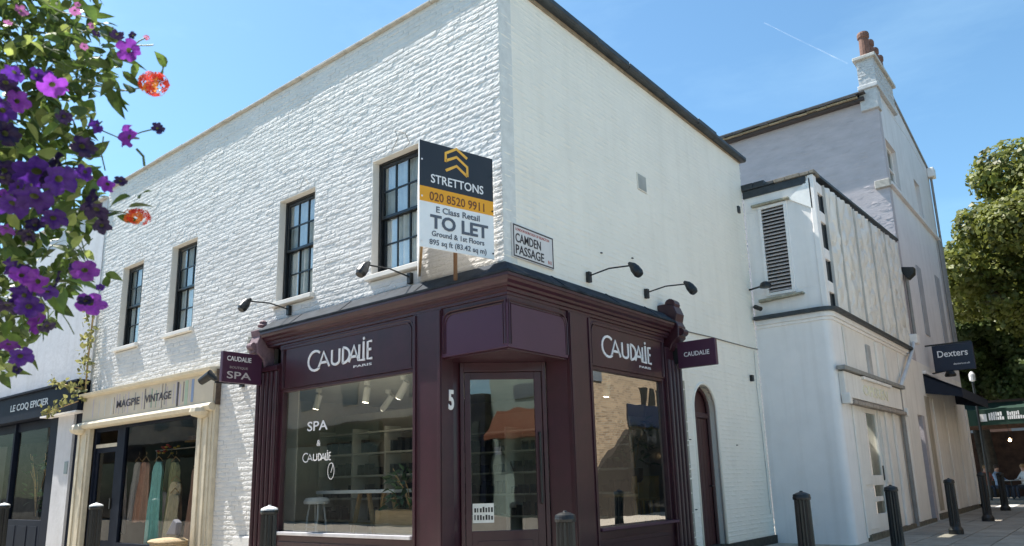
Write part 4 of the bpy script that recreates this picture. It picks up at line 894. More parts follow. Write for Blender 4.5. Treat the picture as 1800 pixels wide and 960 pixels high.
while x < 1.46:
    x2 = min(x+random.uniform(.16,.3), 1.50); MB().box(x+.004, x2-.004, YF-.04, YF+.32, 7.165, 7.225+random.uniform(0,.03)+.055*(x < .45)).build('coping_tile', LEADC if x < .5 else mat('tile_grey_brown', (.20,.18,.15), .85, var=.3, vscale=20), RB, bevel=.008); x = x2
MB().box(0, 1.3, 8.0, 15.3, 7.0, 7.16).build('roof', LEADC, RB)
# entrance, sign rail, downpipes
MB().box(X0+.01, X0+.16, 8.02, 12.95, 3.22, 3.30).build('sign_rail', mat('rail_grey', (.28,.27,.25), .6, var=.3, vscale=8), RB, bevel=.006)
MB().box(X0+.001, X0+.10, 8.12, 12.90, 2.72, 3.20).build('sign_board', RENDER_W, RB, bevel=.006)
MB().box(X0+.10, X0+.16, 9.3, 11.6, 3.14, 3.20).build('strip_light', RENDER_W, RB, bevel=.004)
MB().box(X0+.02, X0+.15, 8.45, 12.80, 2.60, 2.68).build('cornice', mat('rusty_underside', (.33,.28,.24), .8, var=.4, vscale=8), RB, bevel=.006)
for y in (8.10, 12.82): MB().box(X0+.01, X0+.17, y, y+.16, 2.58, 2.78).build('corbel', RENDER_W, RB, bevel=.02)
text(RB, 'OPEREN', .30, (X0+.102, 9.35, 2.84), (0,1,0), fit=2.0, depth=.02, m=mat('ivory_letters', (.85,.80,.62), .4))
MB().box(X0-.04, X0+.05, 10.35, 10.62, 3.32, 4.0).build('finial', mat('stone_finial', (.45,.43,.41), .8, var=.2), RB, bevel=.03)
df = MB(); df.box(X0-.10,X0-.04,9.62,9.72,.05,2.62); df.box(X0-.10,X0-.04,10.65,10.75,.05,2.62); df.box(X0-.10,X0-.04,9.72,10.65,2.52,2.62); df.box(X0-.10,X0-.04,9.72,10.65,1.06,1.26); df.box(X0-.10,X0-.04,9.72,10.65,.05,.50)
dd = df.build('door', RENDER_W, RB, bevel=.006)
MB().quad((X0-.07,9.72,.5),(X0-.07,10.65,.5),(X0-.07,10.65,1.06),(X0-.07,9.72,1.06)).build('pane', GLASS_R, dd); MB().quad((X0-.07,9.72,1.26),(X0-.07,10.65,1.26),(X0-.07,10.65,2.52),(X0-.07,9.72,2.52)).build('pane', GLASS_R, dd)
MB().box(X0-.062,X0-.058,9.78,10.55,.74,.84).build('letter_plate', RENDER_W, dd); MB().cyl((X0-.03,10.70,1.15),(X0-.03,10.70,1.45),.015,8).build('handle', IRON, dd)
MB().box(.7,.75,9.0,11.2,0,2.7).build('inner_wall', mat('lobby_dark', (.10,.12,.11), .8), RB)
for a, b in ((8.98,9.58),(10.80,11.12)):
    mb = MB(); mb.box(X0+.001,X0+.02,a,b,.25,1.0); mb.box(X0+.001,X0+.02,a,b,1.08,2.5); mb.build('side_panel', RENDER_W, RB, bevel=.008)
dp = MB(); dp.tube([(X0+.09,15.0,4.62),(X0+.12,14.85,4.50),(X0+.12,12.95,3.42),(X0+.09,12.75,3.25)], .045, 8); dp.build('downpipe', mat('pipe_white', (.62,.62,.62), .5, dirt=.3), RB)
dp = MB(); dp.tube([(X0+.07,12.70,3.2),(X0+.07,12.70,.10)], .05, 8); dp.build('downpipe', mat('pipe_grey', (.24,.23,.22), .6, var=.2), RB)
dp = MB(); dp.box(X0+.02,X0+.2,15.0,15.35,4.60,4.85); dp.build('hopper', RENDER, RB, bevel=.02)
dp = MB(); dp.tube([(X0+.07,15.50,6.7),(X0+.07,15.50,4.9)], .045, 8); dp.build('downpipe', _m['pipe_grey'], RB)
dp = MB(); dp.prism([(X0+.0,15.35,6.78),(X0+.3,15.35,6.72),(X0+.28,15.35,6.55),(X0+.12,15.35,6.42),(X0,15.35,6.6)], (0,.28,0)); dp.build('hopper', IRON, RB, bevel=.01)
t = thing('security_lamp', (.1, 7.9, 5.0), 'dark domed wall lamp beside the louvred bay', 'wall lamp')
MB().bar((.0,7.86,5.0),(.30,7.80,5.02),.03).build('arm', IRON, t); MB().lathe((.38,7.75,4.97), [(.12,0),(.12,.03),(.09,.09),(.03,.12)], 14).build('lamp_head', IRON, t)
t = thing('security_camera', (.1, 7.9, 4.65), 'small dark wall camera below the domed lamp', 'camera')
MB().bar((.02,7.95,4.66),(.12,7.85,4.62),.03).build('bracket', IRON, t); MB().cyl((.08,7.88,4.64),(.22,7.80,4.56),.045,10).build('camera_body', IRON, t)

# ------------------------------------------------------------------ tall building with the chimney
TB = thing('tall_building', (0, 18.5, 0), 'tall pale building with lilac brick gable wall and a chimney stack behind the annexe', 'building')
GB = mat('lilac_white_brick', (.46,.415,.43), .75, var=.10, vscale=2, bump=.004, bscale=14, stretch=(1,1,3), dirt=.15)
FW = mat('front_stucco', (.72,.69,.69), .7, var=.06, vscale=1.4, streak=.2)
mapG = lambda u, w_, h: (u, 15.3-h, w_)
bricks(-3.6, 1.44, 7.05, 11.8, [], mapG, TB, GB, .014, .014, 0, (0,0,0), nu=2, nw=1, inset=.006, name='brick')
mb = MB(); mb.box(-3.6, 1.446, 15.304, 15.615, 0, 11.95); mb.build('gable_wall', GB, TB)
mb = MB()
for a, b, c, d in ((15.62,15.68,4.2,11.95),(16.98,19.35,4.2,12.45),(20.2,22.5,4.2,11.95),(15.68,16.98,4.2,9.35),(15.68,16.98,10.72,12.3),(19.35,20.2,4.2,9.35),(19.35,20.2,10.62,12.0)): mb.box(1.2, X0-.004, a, b, c, d)
mb.build('front_wall', FW, TB)
mb = MB(); mb.prism([(1.0,16.98,12.0),(1.0,19.35,12.0),(1.0,22.5,11.6),(1.0,22.5,11.85),(1.0,17.6,12.75),(1.0,15.62,12.75),(1.0,15.62,11.96)], (.452,0,0)); mb.build('parapet', FW, TB)
mb = MB(); mb.prism([(.95,17.6,12.76),(.95,22.55,11.86),(.95,22.55,11.93),(.95,17.6,12.83)], (.55,0,0)); mb.build('parapet_coping', mat('coping_grey', (.30,.30,.30), .7), TB)
MB().box(-3.6,1.44,22.2,22.5,0,11.8).build('back_wall', FW, TB); MB().box(-3.6,1.2,15.6,22.3,11.4,11.5).build('ceiling', LEADC, TB)
MB().box(X0-.003,X0+.09,15.32,22.5,9.16,9.26).build('string_course', FW, TB, bevel=.01); MB().box(X0-.003,X0+.05,15.34,22.5,9.26,9.33).build('string_course', mat('string_dark_stone', (.40,.37,.33), .8, var=.3, vscale=10), TB)  # upper band in a darker stone tone
MB().box(1.1,1.5,15.22,15.34,9.1,9.34).build('string_course', _m['string_dark_stone'], TB, bevel=.02)
for (y0_, y1_, z0_, z1_) in ((15.68,16.98,9.35,10.72),(19.35,20.2,9.35,10.62)):
    wv = MB(); wv.box(1.27,1.33,y0_,y0_+.06,z0_,z1_); wv.box(1.27,1.33,y1_-.06,y1_,z0_,z1_); wv.box(1.27,1.33,y0_+.06,y1_-.06,z1_-.06,z1_); wv.box(1.27,1.33,y0_+.06,y1_-.06,z0_,z0_+.06); wv.box(1.27,1.33,y0_+.06,y1_-.06,(z0_+z1_)/2-.02,(z0_+z1_)/2+.02)
    wo = wv.build('window', RENDER, TB); MB().quad((1.29,y0_,z0_),(1.29,y1_,z0_),(1.29,y1_,z1_),(1.29,y0_,z1_)).build('pane', SASHG, wo); MB().box(1.1,1.15,y0_,y1_,z0_,z1_).build('blind', mat('blind_grey', (.25,.25,.26), .8), wo)
for (y0_, y1_, z0_, z1_) in ((20.5,21.2,4.9,7.6),(17.5,18.1,5.2,7.3)):
    MB().box(X0-.002,X0+.02,y0_,y1_,z0_,z1_).build('blind_window', mat('blind_window_grey', (.36,.36,.38), .7), TB, bevel=.006)
MB().tube([(X0+.08,21.9,4.9),(X0+.08,21.9,9.1)], .05, 8).build('downpipe', _m['pipe_grey'], TB); MB().tube([(X0+.08,22.35,4.9),(X0+.08,22.35,11.6)], .04, 8).build('downpipe', _m['pipe_grey'], TB)
MB().box(X0,X0+.22,22.2,22.6,11.55,11.9).build('eaves_bracket', RENDER, TB, bevel=.03)
# tiled verge of the gable
x = -3.7; k = 0
TI = mat('verge_tile', (.36,.30,.20), .85, var=.35, vscale=14, dirt=.4, rand=.25); TI2 = mat('slate_tile', (.085,.082,.085), .7, var=.3, vscale=10, rand=.3)
tl = MB().box(-.14,.14,-.30,.2,0,.035).mesh('tile'); tl.materials.append(TI); tl2 = MB().box(-.14,.14,-.36,.3,0,.03).mesh('tile'); tl2.materials.append(TI2)
while x < 1.1:
    for mm_, dz in ((tl, 11.90), (tl2, 11.96)):
        o = link('roof_tile', mm_, None, TB, local=True); o.location = Vector((x, 15.3, dz+random.uniform(-.008,.012)))-Vector(TB.location); o.rotation_euler = (R(6), random.uniform(-.03,.03), random.uniform(-.04,.04))
    x += .285
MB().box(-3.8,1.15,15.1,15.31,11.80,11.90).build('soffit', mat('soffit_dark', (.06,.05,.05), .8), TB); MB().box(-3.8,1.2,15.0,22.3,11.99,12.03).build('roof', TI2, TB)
CH = MB(); CH.box(1.06,1.515,15.205,17.55,12.14,13.05); ch = CH.build('chimney', mat('chimney_mortar', (.50,.50,.50), .8, var=.15, vscale=8), TB)
CHB = mat('chimney_brick_paint', (.52,.52,.52), .75, var=.2, vscale=9, dirt=.5)
bricks(1.06, 1.52, 12.25, 13.05, [], lambda u, w_, h: (u, 15.195-h, w_), ch, CHB, .016, .012, 0, (0,0,0), nu=2, nw=1, inset=.006)
bricks(15.2, 17.55, 12.25, 13.05, [], lambda u, w_, h: (1.525+h, u, w_), ch, CHB, .010, .012, 0, (0,0,0), nu=2, nw=1, inset=.006)
MB().box(1.02,1.56,15.14,17.6,12.125,12.26).build('band', CHB, ch, bevel=.02)
MB().box(1.02,1.50,15.20,15.62,11.5,12.14).build('stack_foot', CHB, ch, bevel=.02)
MB().box(.98,1.60,15.10,17.66,13.05,13.16).build('cap', mat('chimney_cap', (.50,.48,.44), .8, var=.2, vscale=8, dirt=.3), ch, bevel=.02)
POT = mat('terracotta_pot', (.17,.085,.06), .8, var=.35, vscale=8, dirt=.4)
for k, y in enumerate((15.42, 15.98, 16.54, 17.1)):
    MB().lathe((1.3, y, 13.14), [(.20,0),(.19,.06),(.15,.12),(.135,.66),(.165,.70),(.17,.80),(.15,.86),(.12,.86)], 14).build('chimney_pot', POT, ch)
MB().box(1.12,1.48,15.25,17.4,13.155,13.22).build('flaunching', _m['chimney_cap'], ch, bevel=.03)

# awning and hanging sign of the estate agent
t = thing('awning', (X0, 18.5, 3.6), 'navy fabric awning projecting from the pale wall over the pavement', 'awning')
AW = mat('navy_canvas', (.008,.013,.028), .8, var=.15)
a = MB(); ya, yb = 16.2, 20.9
a.prism([(X0,ya,3.92),(X0+.85,ya,3.46),(X0+.85,ya,3.40),(X0,ya,3.86)], (0,yb-ya,0)); a.build('canopy', AW, t)
a = MB(); a.prism([(X0+.845,ya,3.20),(X0+.865,ya,3.20),(X0+.865,ya,3.455),(X0+.845,ya,3.455)], (0,yb-ya,0)); a.build('valance', AW, t)
for y in (ya, yb-.02): MB().prism([(X0,y,3.90),(X0+.85,y,3.44),(X0+.85,y,3.22),(X0,y,3.38)], (0,.02,0)).build('side_panel', AW, t)
MB().box(X0,X0+.08,ya,yb,3.92,4.0).build('head_box', RENDER, t)
t = thing('hanging_sign', (X0, 17.0, 4.4), 'navy rectangular projecting sign with white lettering above the navy awning', 'sign')
MB().box(1.62,2.62,17.02,17.12,4.02,4.76).build('sign_panel', NAVYS, t, bevel=.01); MB().bar((X0,17.07,4.79),(2.6,17.07,4.79),.04).build('bracket', IRON, t)
text(t, 'Dexters', .26, (1.74,17.017,4.42), (1,0,0), fit=.74, depth=.006); text(t, 'dexters.co.uk', .07, (2.1,17.017,4.18), (1,0,0), fit=.4, depth=.004)
t = thing('floodlight', (X0+.3, 17.6, 4.0), 'small dark floodlight under the navy projecting sign', 'wall lamp')
MB().bar((X0,17.6,4.05),(X0+.35,17.6,4.1),.04).build('arm', IRON, t); MB().lathe((X0+.45,17.6,3.93), [(.14,0),(.15,.05),(.10,.14),(.04,.2)], 12).build('lamp_head', IRON, t)

# ------------------------------------------------------------------ bollards
def bollard(px, py, wpx, label, white, lean=0):
    p = at_depth(px, py, 1315*.195/wpx); gz = ground_z(p.y); H_ = p.z-gz
    t = thing('bollard', (p.x, p.y, gz), label, 'bollard', 'black iron bollards along the kerb')
    b = MB(); n = 28
    prof = [(.135,0),(.135,.10),(.115,.14),(.1,.16)]+[(.098-.008*k/10, .16+(H_-.26)*k/10) for k in range(1, 11)]
    vs = []; fs = []
    for (r_, z) in prof:
        for k in range(n):
            rr_ = r_*(1.0 if z < .2 or k % 2 else .86); a = 2*math.pi*k/n; vs.append((p.x+rr_*math.cos(a), p.y+rr_*math.sin(a), gz+z))
    for i in range(len(prof)-1):
        for k in range(n): fs.append((i*n+k, i*n+(k+1) % n, (i+1)*n+(k+1) % n, (i+1)*n+k))
    b.add(vs, fs); b.build('shaft', IRON, t)
    MB().lathe((p.x, p.y, gz+H_-.10), [(.085,0),(.10,.005),(.103,.03),(.097,.05)], 20).build('collar', IRON, t)
    MB().lathe((p.x, p.y, gz+H_-.05), [(.100,0),(.094,.018),(.055,.036),(.022,.045),(.015,.058)], 20).build('cap', mat('bollard_white', (.78,.78,.76), .4) if white else IRON, t, smooth=False)
for a in ((474,889,29,'white capped ribbed bollard just left of the corner shop window',1),(170,884,22,'white capped bollard in front of the clothes shop door',1),(8,884,18,'white capped bollard at the far left edge in front of the navy shop',1),
          (993,899,36,'dark ribbed bollard right of the recessed shop door',0),(1408,864,29,'dark brown bollard before the plain grey rendered wall',0),(1565,853,22,'dark bollard in front of the white door with tall glass',0),
          (1667,841,17,'dark bollard third along the right pavement, left of the two far ones',0),(1724,830,14,'dark bollard by the far end of the white building',0),(1757,830,11.5,'farthest bollard beside the sunlit crossing',0)): bollard(*a)

# ------------------------------------------------------------------ far side: shop, trees, brick house
t = thing('market_shop', (2, 30, 0), 'dark shop with a green awning and white lettering across the sunlit road', 'shop')
GRN = mat('green_canvas', (.008,.035,.022), .75, var=.15)
MB().prism([(-2,31,4.10),(-2,29.0,3.70),(-2,29.0,3.07),(-2,29.06,3.07),(-2,31,3.5)], (9,0,0)).build('awning', GRN, t)
mb = MB(); mb.box(-6,9,31,31.3,3.0,4.2); mb.box(-6,-2.4,31,31.3,0,3); mb.box(3.9,4.3,31,31.3,0,3); mb.box(6.5,9,31,31.3,0,3); mb.build('wall', mat('dark_brick_far', (.10,.06,.045), .9, var=.35, vscale=6), t)
mb = MB(); mb.box(-2.4,6.5,34,34.1,0,3); mb.build('inner_wall', mat('far_shop_inner', (.09,.05,.035), .9, var=.6, vscale=2), t)
lt = MB(); lt.box(1.0,1.27,28.985,29.0,3.22,3.52); lt.build('emblem', LETTER, t)
for k, (x0, x1, z) in enumerate(((1.34,1.80,3.46),(1.34,1.86,3.30),(1.98,2.35,3.46),(1.98,2.52,3.30))):
    mb = MB(); x = x0
    while x < x1: w_ = random.uniform(.04,.07); mb.box(x, x+w_, 28.985, 29.0, z-.04, z+random.choice([.08,.10,.12])); x += w_+.02
    mb.build('lettering', LETTER, t)
for k, (x, z) in enumerate(((1.75,2.50),)):
    o = thing('pendant_lamp', (x, 30.8, z), 'lit warm lamp hanging under the green awning', 'lamp')
    MB().lathe((x,30.8,z), [(.02,-.06),(.05,-.04),(.06,0),(.04,.05),(.02,.08)], 10).build('bulb', mat('lit_bulb', (1,.8,.5), .5, emit=(1,.68,.36,7)), o); MB().cyl((x,30.8,z+.1),(x,30.8,3.2),.01,5).build('cord', IRON, o)
def seated(x, y, yawr, label, col, hair):
    t = thing('person', (x, y, .13), label, 'person')
    J = [(0,0,.50),(0,.02,.78),(0,.04,1.02),(0,.03,1.13),(0,0,1.26),(0,-.02,1.33),(-.17,.04,1.00),(-.24,-.10,.78),(-.12,-.30,.76),(.17,.04,1.0),(.24,-.10,.78),(.12,-.30,.76),(-.10,0,.48),(-.12,-.42,.50),(-.12,-.40,.05),(.10,0,.48),(.12,-.42,.50),(.12,-.40,.05)]
    Rr = [.15,.14,.13,.055,.095,.08,.06,.045,.03,.06,.045,.03,.10,.07,.045,.10,.07,.045]
    Eg = [(0,1),(1,2),(2,3),(3,4),(4,5),(2,6),(6,7),(7,8),(2,9),(9,10),(10,11),(0,12),(12,13),(13,14),(0,15),(15,16),(16,17)]
    me = bpy.data.meshes.new('body'); me.from_pydata(J, Eg, []); o = bpy.data.objects.new('body', me); COL.objects.link(o)
    s = o.modifiers.new('s', 'SKIN'); 
    for i, r_ in enumerate(Rr): me.skin_vertices[0].data[i].radius = (r_, r_*.8 if i < 3 else r_)
    me.skin_vertices[0].data[0].use_root = True
    sb = o.modifiers.new('b', 'SUBSURF'); sb.levels = 1; sb.render_levels = 1
    dg = bpy.context.evaluated_depsgraph_get(); m2 = bpy.data.meshes.new_from_object(o.evaluated_get(dg)); bpy.data.objects.remove(o)
    m2.materials.clear()
    for m_ in (mat('cloth_%s' % hair, col, .9), mat('skin', (.42,.24,.17), .6), mat('trousers', (.03,.035,.05), .9)): m2.materials.append(m_)
    for p in m2.polygons: z = p.center.z; p.material_index = 1 if z > 1.10 else (2 if z < .56 else 0)
    b = bpy.data.objects.new('body', m2); COL.objects.link(b); b.parent = t
    h = MB().lathe((0,.015,1.27), [(.06,-.06),(.103,0),(.10,.06),(.06,.11),(.02,.125)], 12).build('hair', mat('hair_'+hair, (.05,.03,.02) if hair == 'dark' else (.25,.15,.07), .8), t, local=True)
    t.rotation_euler = (0,0,yawr); return t
seated(1.2, 30.1, R(60), 'seated person in a pale blue top at a table under the green awning', (.25,.33,.45), 'dark')
seated(2.1, 29.9, R(-50), 'seated person in a white top facing left under the green awning', (.55,.55,.55), 'fair')
seated(.75, 30.5, R(20), 'seated person in a reddish top half hidden by the white building', (.30,.10,.07), 'brown')
def cafe_set(x, y, lab):
    t = thing('cafe_table', (x, y, .13), lab, 'table')
    MB().lathe((x,y,.86), [(.02,0),(.34,0),(.34,.03),(.02,.03)], 16).build('tabletop', mat('cafe_table', (.3,.3,.3), .4), t); MB().cyl((x,y,.13),(x,y,.86),.03,8).build('leg', IRON, t)
cafe_set(1.65, 29.9, 'round cafe table between the people under the green awning'); cafe_set(2.9, 30.2, 'empty round cafe table at the right edge under the green awning')
for k in range(2):
    t = thing('cafe_chair', (2.5+.0*k, 29.0-.8*k, .13), ['dark cafe chair beside the seated person in white','dark cafe chair standing nearest the crossing'][k], 'chair'); x, y = 2.5+.1*k, 29.0-.8*k
    MB().box(x-.2,x+.2,y-.2,y+.2,.57,.6).build('seat', IRON, t); MB().box(x-.2,x+.2,y+.18,y+.2,.6,1.0).build('backrest', IRON, t)
    for dx in (-.18,.18):
        for dy in (-.18,.18): MB().bar((x+dx,y+dy,.57),(x+dx,y+dy,.13),.025).build('leg', IRON, t)
t = thing('brick_building', (-1, 42, 0), 'brown brick house half hidden behind the trees in the distance', 'building')
mb = MB(); mb.box(-14,14,44,45,0,9.5); mb.build('wall', mat('brown_brick_far', (.10,.055,.04), .9, var=.3, vscale=3), t)
for x in (-2,.6,3.2):
    for z in (2.2,5.2): MB().box(x,x+1.1,43.95,44,z,z+1.7).build('window', mat('far_window', (.12,.14,.16), .2), t)


def leaf_cloud(blobs, n, size, seed, squash=.8):
    """thousands of small leaf faces through the volume of a set of blobs, denser at their skins"""
    r_ = np.random.default_rng(seed); bl = np.array(blobs, float)
    wts = bl[:, 3]**2; idx = r_.choice(len(bl), n, p=wts/wts.sum()); b = bl[idx]
    d = r_.normal(size=(n, 3)); d /= np.linalg.norm(d, axis=1)[:, None]; rad = r_.uniform(.55, 1.05, n)**.6
    c = b[:, :3]+d*(b[:, 3]*rad)[:, None]*np.array([1, 1, squash])
    nn = d+r_.normal(scale=.55, size=(n, 3)); nn[:, 2] += .35; nn /= np.linalg.norm(nn, axis=1)[:, None]
    t_ = np.cross(nn, r_.normal(size=(n, 3))); t_ /= np.linalg.norm(t_, axis=1)[:, None]; s_ = np.cross(nn, t_)
    L_ = size*r_.uniform(.6, 1.35, n)[:, None]; W_ = L_*.42
    v = np.stack([c-t_*L_*.5, c+s_*W_+nn*L_*.06, c+t_*L_*.5-nn*L_*.12, c-s_*W_+nn*L_*.06], 1).reshape(-1, 3)
    me = bpy.data.meshes.new('leaves'); me.vertices.add(len(v)); me.vertices.foreach_set('co', v.ravel()); me.loops.add(n*4); me.loops.foreach_set('vertex_index', np.arange(n*4)); me.polygons.add(n); me.polygons.foreach_set('loop_start', np.arange(n)*4); me.polygons.foreach_set('loop_total', np.full(n, 4)); me.update(); me.validate(); return me
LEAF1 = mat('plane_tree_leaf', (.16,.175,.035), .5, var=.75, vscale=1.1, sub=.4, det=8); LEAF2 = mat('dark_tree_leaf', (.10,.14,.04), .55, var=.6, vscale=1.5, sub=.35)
BARK = mat('bark', (.07,.055,.04), .9, var=.4, vscale=6, bump=.02, bscale=8)
def tree(base, top, crown_c, crown_r, nb, nleaf, size, label, lm, seed, name='tree'):
    t = thing(name, base, label, 'tree'); rr_ = random.Random(seed); b0 = Vector(base); T0 = Vector(top)
    st = MB(); st.tube([b0, b0.lerp(T0, .4)+Vector((.15,0,0)), T0], [.42*crown_r/5, .33*crown_r/5, .26*crown_r/5], 12); st.build('trunk', BARK, t, smooth=True)
    blobs = []; lb = MB()
    for k in range(nb):
        a = rr_.uniform(0, 6.28); el = rr_.uniform(-.5, 1.4); d = Vector((math.cos(a)*math.cos(el), math.sin(a)*math.cos(el), math.sin(el)*.95)); q = Vector(crown_c)+d*crown_r*rr_.uniform(.45, .85)
        blobs.append((*q, crown_r*rr_.uniform(.10, .25)))
        if k % 2 == 0: m_ = T0.lerp(q, .5)+Vector((rr_.uniform(-.3,.3), rr_.uniform(-.3,.3), .2)); lb.tube([T0, m_, q], [.10*crown_r/5, .06*crown_r/5, .02], 6)
    lb.build('limb', BARK, t)
    me = leaf_cloud(blobs, nleaf, size, seed); o = link('crown', me, lm, t); o['kind'] = 'stuff'; return t
tree((6.4,27.5,0.1), (6.2,27.6,4.6), (5.9,28,8.6), 6.3, 125, 130000, .20, 'large leafy green tree rising behind the white building at the right edge', LEAF1, 5)
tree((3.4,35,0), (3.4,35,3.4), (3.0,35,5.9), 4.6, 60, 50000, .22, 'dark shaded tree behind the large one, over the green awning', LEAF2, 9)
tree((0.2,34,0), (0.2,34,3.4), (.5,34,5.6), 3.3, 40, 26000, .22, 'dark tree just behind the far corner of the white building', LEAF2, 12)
tree((-3.6,30.5,0), (-3.6,30.5,4.0), (-3.4,30.3,7.2), 3.6, 45, 26000, .24, 'unseen tree added behind the white building to shade the green awning', LEAF2, 21)  # out of sight, added to cast shade over the awning and tables
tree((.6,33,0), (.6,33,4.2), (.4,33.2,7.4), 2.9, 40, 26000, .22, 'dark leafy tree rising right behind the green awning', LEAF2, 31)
t = thing('parasol', (3.0, 30.2, 0), 'closed pale green parasol beside the shop awning', 'parasol')
MB().cyl((3.1,29.7,.1),(3.1,29.7,5.3),.03,8).build('pole', IRON, t); MB().tube([(3.1,29.7,5.4),(3.1,29.7,4.6),(3.1,29.7,4.0)], [.03,.16,.28], 10).build('canopy', mat('pale_green_canvas', (.12,.26,.2), .8), t)
t = thing('street_lamp', (1.75, 29.9, 0), 'slim dark street lamp with white head before the trees', 'street lamp')
MB().cyl((1.0,28.9,.1),(1.0,28.9,5.0),.05,8).build('pole', IRON, t); MB().lathe((1.0,28.9,4.85), [(.05,0),(.11,.05),(.12,.3),(.04,.42)], 10).build('lamp_head', mat('lamp_white', (.7,.7,.72), .4), t)

# ------------------------------------------------------------------ buildings behind the camera that the glass reflects
t = thing('opposite_house', (8.2, 18, 0), 'yellow brown brick house across the side passage, mirrored in the side window', 'building')
YB = mat('stock_brick_plain', (.40,.29,.17), .85, var=.1, vscale=1, dirt=.5, bump=.004, bscale=20); 
def brick_mat(name, c1, c2, cm):
    m = mat(name, c1, .85); tt = m.node_tree; bn_ = tt.nodes.new('ShaderNodeTexBrick'); g = tt.nodes.new('ShaderNodeNewGeometry'); sp = tt.nodes.new('ShaderNodeSeparateXYZ'); cb_ = tt.nodes.new('ShaderNodeCombineXYZ'); ad_ = tt.nodes.new('ShaderNodeMath')
    tt.links.new(g.outputs['Position'], sp.inputs[0]); tt.links.new(sp.outputs['X'], ad_.inputs[0]); tt.links.new(sp.outputs['Y'], ad_.inputs[1]); tt.links.new(ad_.outputs[0], cb_.inputs['X']); tt.links.new(sp.outputs['Z'], cb_.inputs['Y']); tt.links.new(cb_.outputs[0], bn_.inputs['Vector'])
    bn_.inputs['Color1'].default_value = (*c1, 1); bn_.inputs['Color2'].default_value = (*c2, 1); bn_.inputs['Mortar'].default_value = (*cm, 1); bn_.inputs['Scale'].default_value = 1; bn_.inputs['Brick Width'].default_value = .225; bn_.inputs['Row Height'].default_value = .075; bn_.inputs['Mortar Size'].default_value = .008
    tt.links.new(bn_.outputs['Color'], tt.nodes['Principled BSDF'].inputs['Base Color']); return m
SB = brick_mat('stock_brick_courses', (.36,.26,.16), (.20,.14,.085), (.32,.28,.22))
MB().box(8.2,9.2,9,32,0,9).build('wall', SB, t)
MB().box(8.1,8.2,16.6,20.5,3.15,3.95).build('sign_board', NAVYS, t)
MB().box(8.14,8.2,17.6,20.4,.1,3.1).build('shop_window', mat('dark_shop_glass', (.02,.022,.025), .1), t)
MB().prism([(8.0,12.4,0),(8.0,12.4,.6),(8.0,14.2,1.5),(8.0,16.3,3.0),(8.0,17.5,3.0),(8.0,17.5,0)], (.19,0,0)).build('shade_block', mat('painted_shade', (.022,.017,.012), .9, var=.3, vscale=8), t)  # added dark block, its sloped outline stands in for shade on the brickwork
for y in (17.5,18.15,18.8,19.45): MB().box(8.15,8.2,y,y+.4,3.98,4.6).build('railing', IRON, t)
for y in (11,14): MB().box(8.16,8.2,y,y+1,4.6,6.2).build('window', mat('far_window', (.12,.14,.16), .2), t)
t = thing('opposite_house', (15, -10, 0), 'grey green rendered house with an orange awning, mirrored in the shop door', 'building')
MB().box(14,15,-12.05,0,0,5.3).build('wall', mat('grey_green_render', (.26,.33,.29), .7, var=.06), t)
MB().prism([(14,-11.75,3.95),(13.2,-11.75,3.05),(13.2,-11.75,2.88),(14,-11.75,2.9)], (0,3.2,0)).build('awning', mat('orange_canvas', (.17,.055,.025), .8), t)
MB().box(13.9,14,-10.9,-9.7,.1,2.75).build('door', mat('dark_shop_glass', (.02,.022,.025), .1), t); MB().box(13.92,14,-10.9,-9.2,4.3,4.85).build('window', _m['far_window'], t)
MB().box(13.6,13.65,-11.65,-11.3,2.3,2.65).build('round_sign', LETTER, t); MB().bar((13.6,-11.4,2.7),(13.9,-10.9,1.7),.05).build('bracket', IRON, t)
t = thing('opposite_house', (15, -16, 0), 'dark navy fronted building beside the grey green house, mirrored in the shop door', 'building')
MB().box(13.6,15,-30,-12.06,0,4.6).build('wall', NAVY, t); MB().box(13.55,13.6,-12.9,-12.3,.1,3.6).build('door', _m['dark_shop_glass'], t)
t = thing('opposite_terrace', (-10, -12, 0), 'terrace with navy shopfronts across the street, mirrored in the left shop window', 'building')
MB().box(-45,6,-12,-11,0,3.6).build('wall', mat('opposite_brick', (.10,.08,.06), .85, var=.2), t); MB().box(-45,6,-12,-11,3.6,7).build('wall', mat('opposite_stucco', (.55,.50,.42), .8, var=.1), t)
for x in range(-44, 5, 6):
    MB().box(x,x+5.4,-11,-10.9,.1,2.8).build('shop_window', _m['dark_shop_glass'], t); MB().box(x,x+5.5,-11,-10.85,2.9,3.5).build('sign_board', NAVY if x % 4 else GRN, t)
    for d in (.8,3.2): MB().box(x+d,x+d+1,-11,-10.95,4.2,5.9).build('window', _m['far_window'], t)

# ------------------------------------------------------------------ contrail high in the sky
V = []; F = []; n = 60
pa, pb = at_depth(1343, 40, 900), at_depth(1490, 112, 1000)
dirn = (pb-pa); wv_ = Vector((0,0,1)).cross(dirn).normalized()
for i in range(n+1):
    u = i/n; p = pa.lerp(pb, u); hw = (.45+.7*(u))*(1-.35*u)*(1+.25*mnoise.noise(Vector((u*14,0,0)))); up_ = Vector((.5,.2,1)).normalized()
    sx = dirn.cross(p-CAM).normalized(); dz = .5*mnoise.noise(Vector((u*5,3,0)))
    V += [p+sx*(hw+dz), p-sx*(hw-dz)]
for i in range(n): F.append((2*i, 2*i+1, 2*i+3, 2*i+2))
cm_ = bpy.data.materials.new('contrail_ice'); cm_.use_nodes = True; tt = cm_.node_tree; tt.nodes.clear(); oo = tt.nodes.new('ShaderNodeOutputMaterial'); df = tt.nodes.new('ShaderNodeBsdfDiffuse'); df.inputs[0].default_value = (1,1,1,1); tl_ = tt.nodes.new('ShaderNodeBsdfTranslucent'); tl_.inputs[0].default_value = (1,1,1,1); ad2 = tt.nodes.new('ShaderNodeMixShader'); tr_ = tt.nodes.new('ShaderNodeBsdfTransparent'); ms_ = tt.nodes.new('ShaderNodeMixShader')
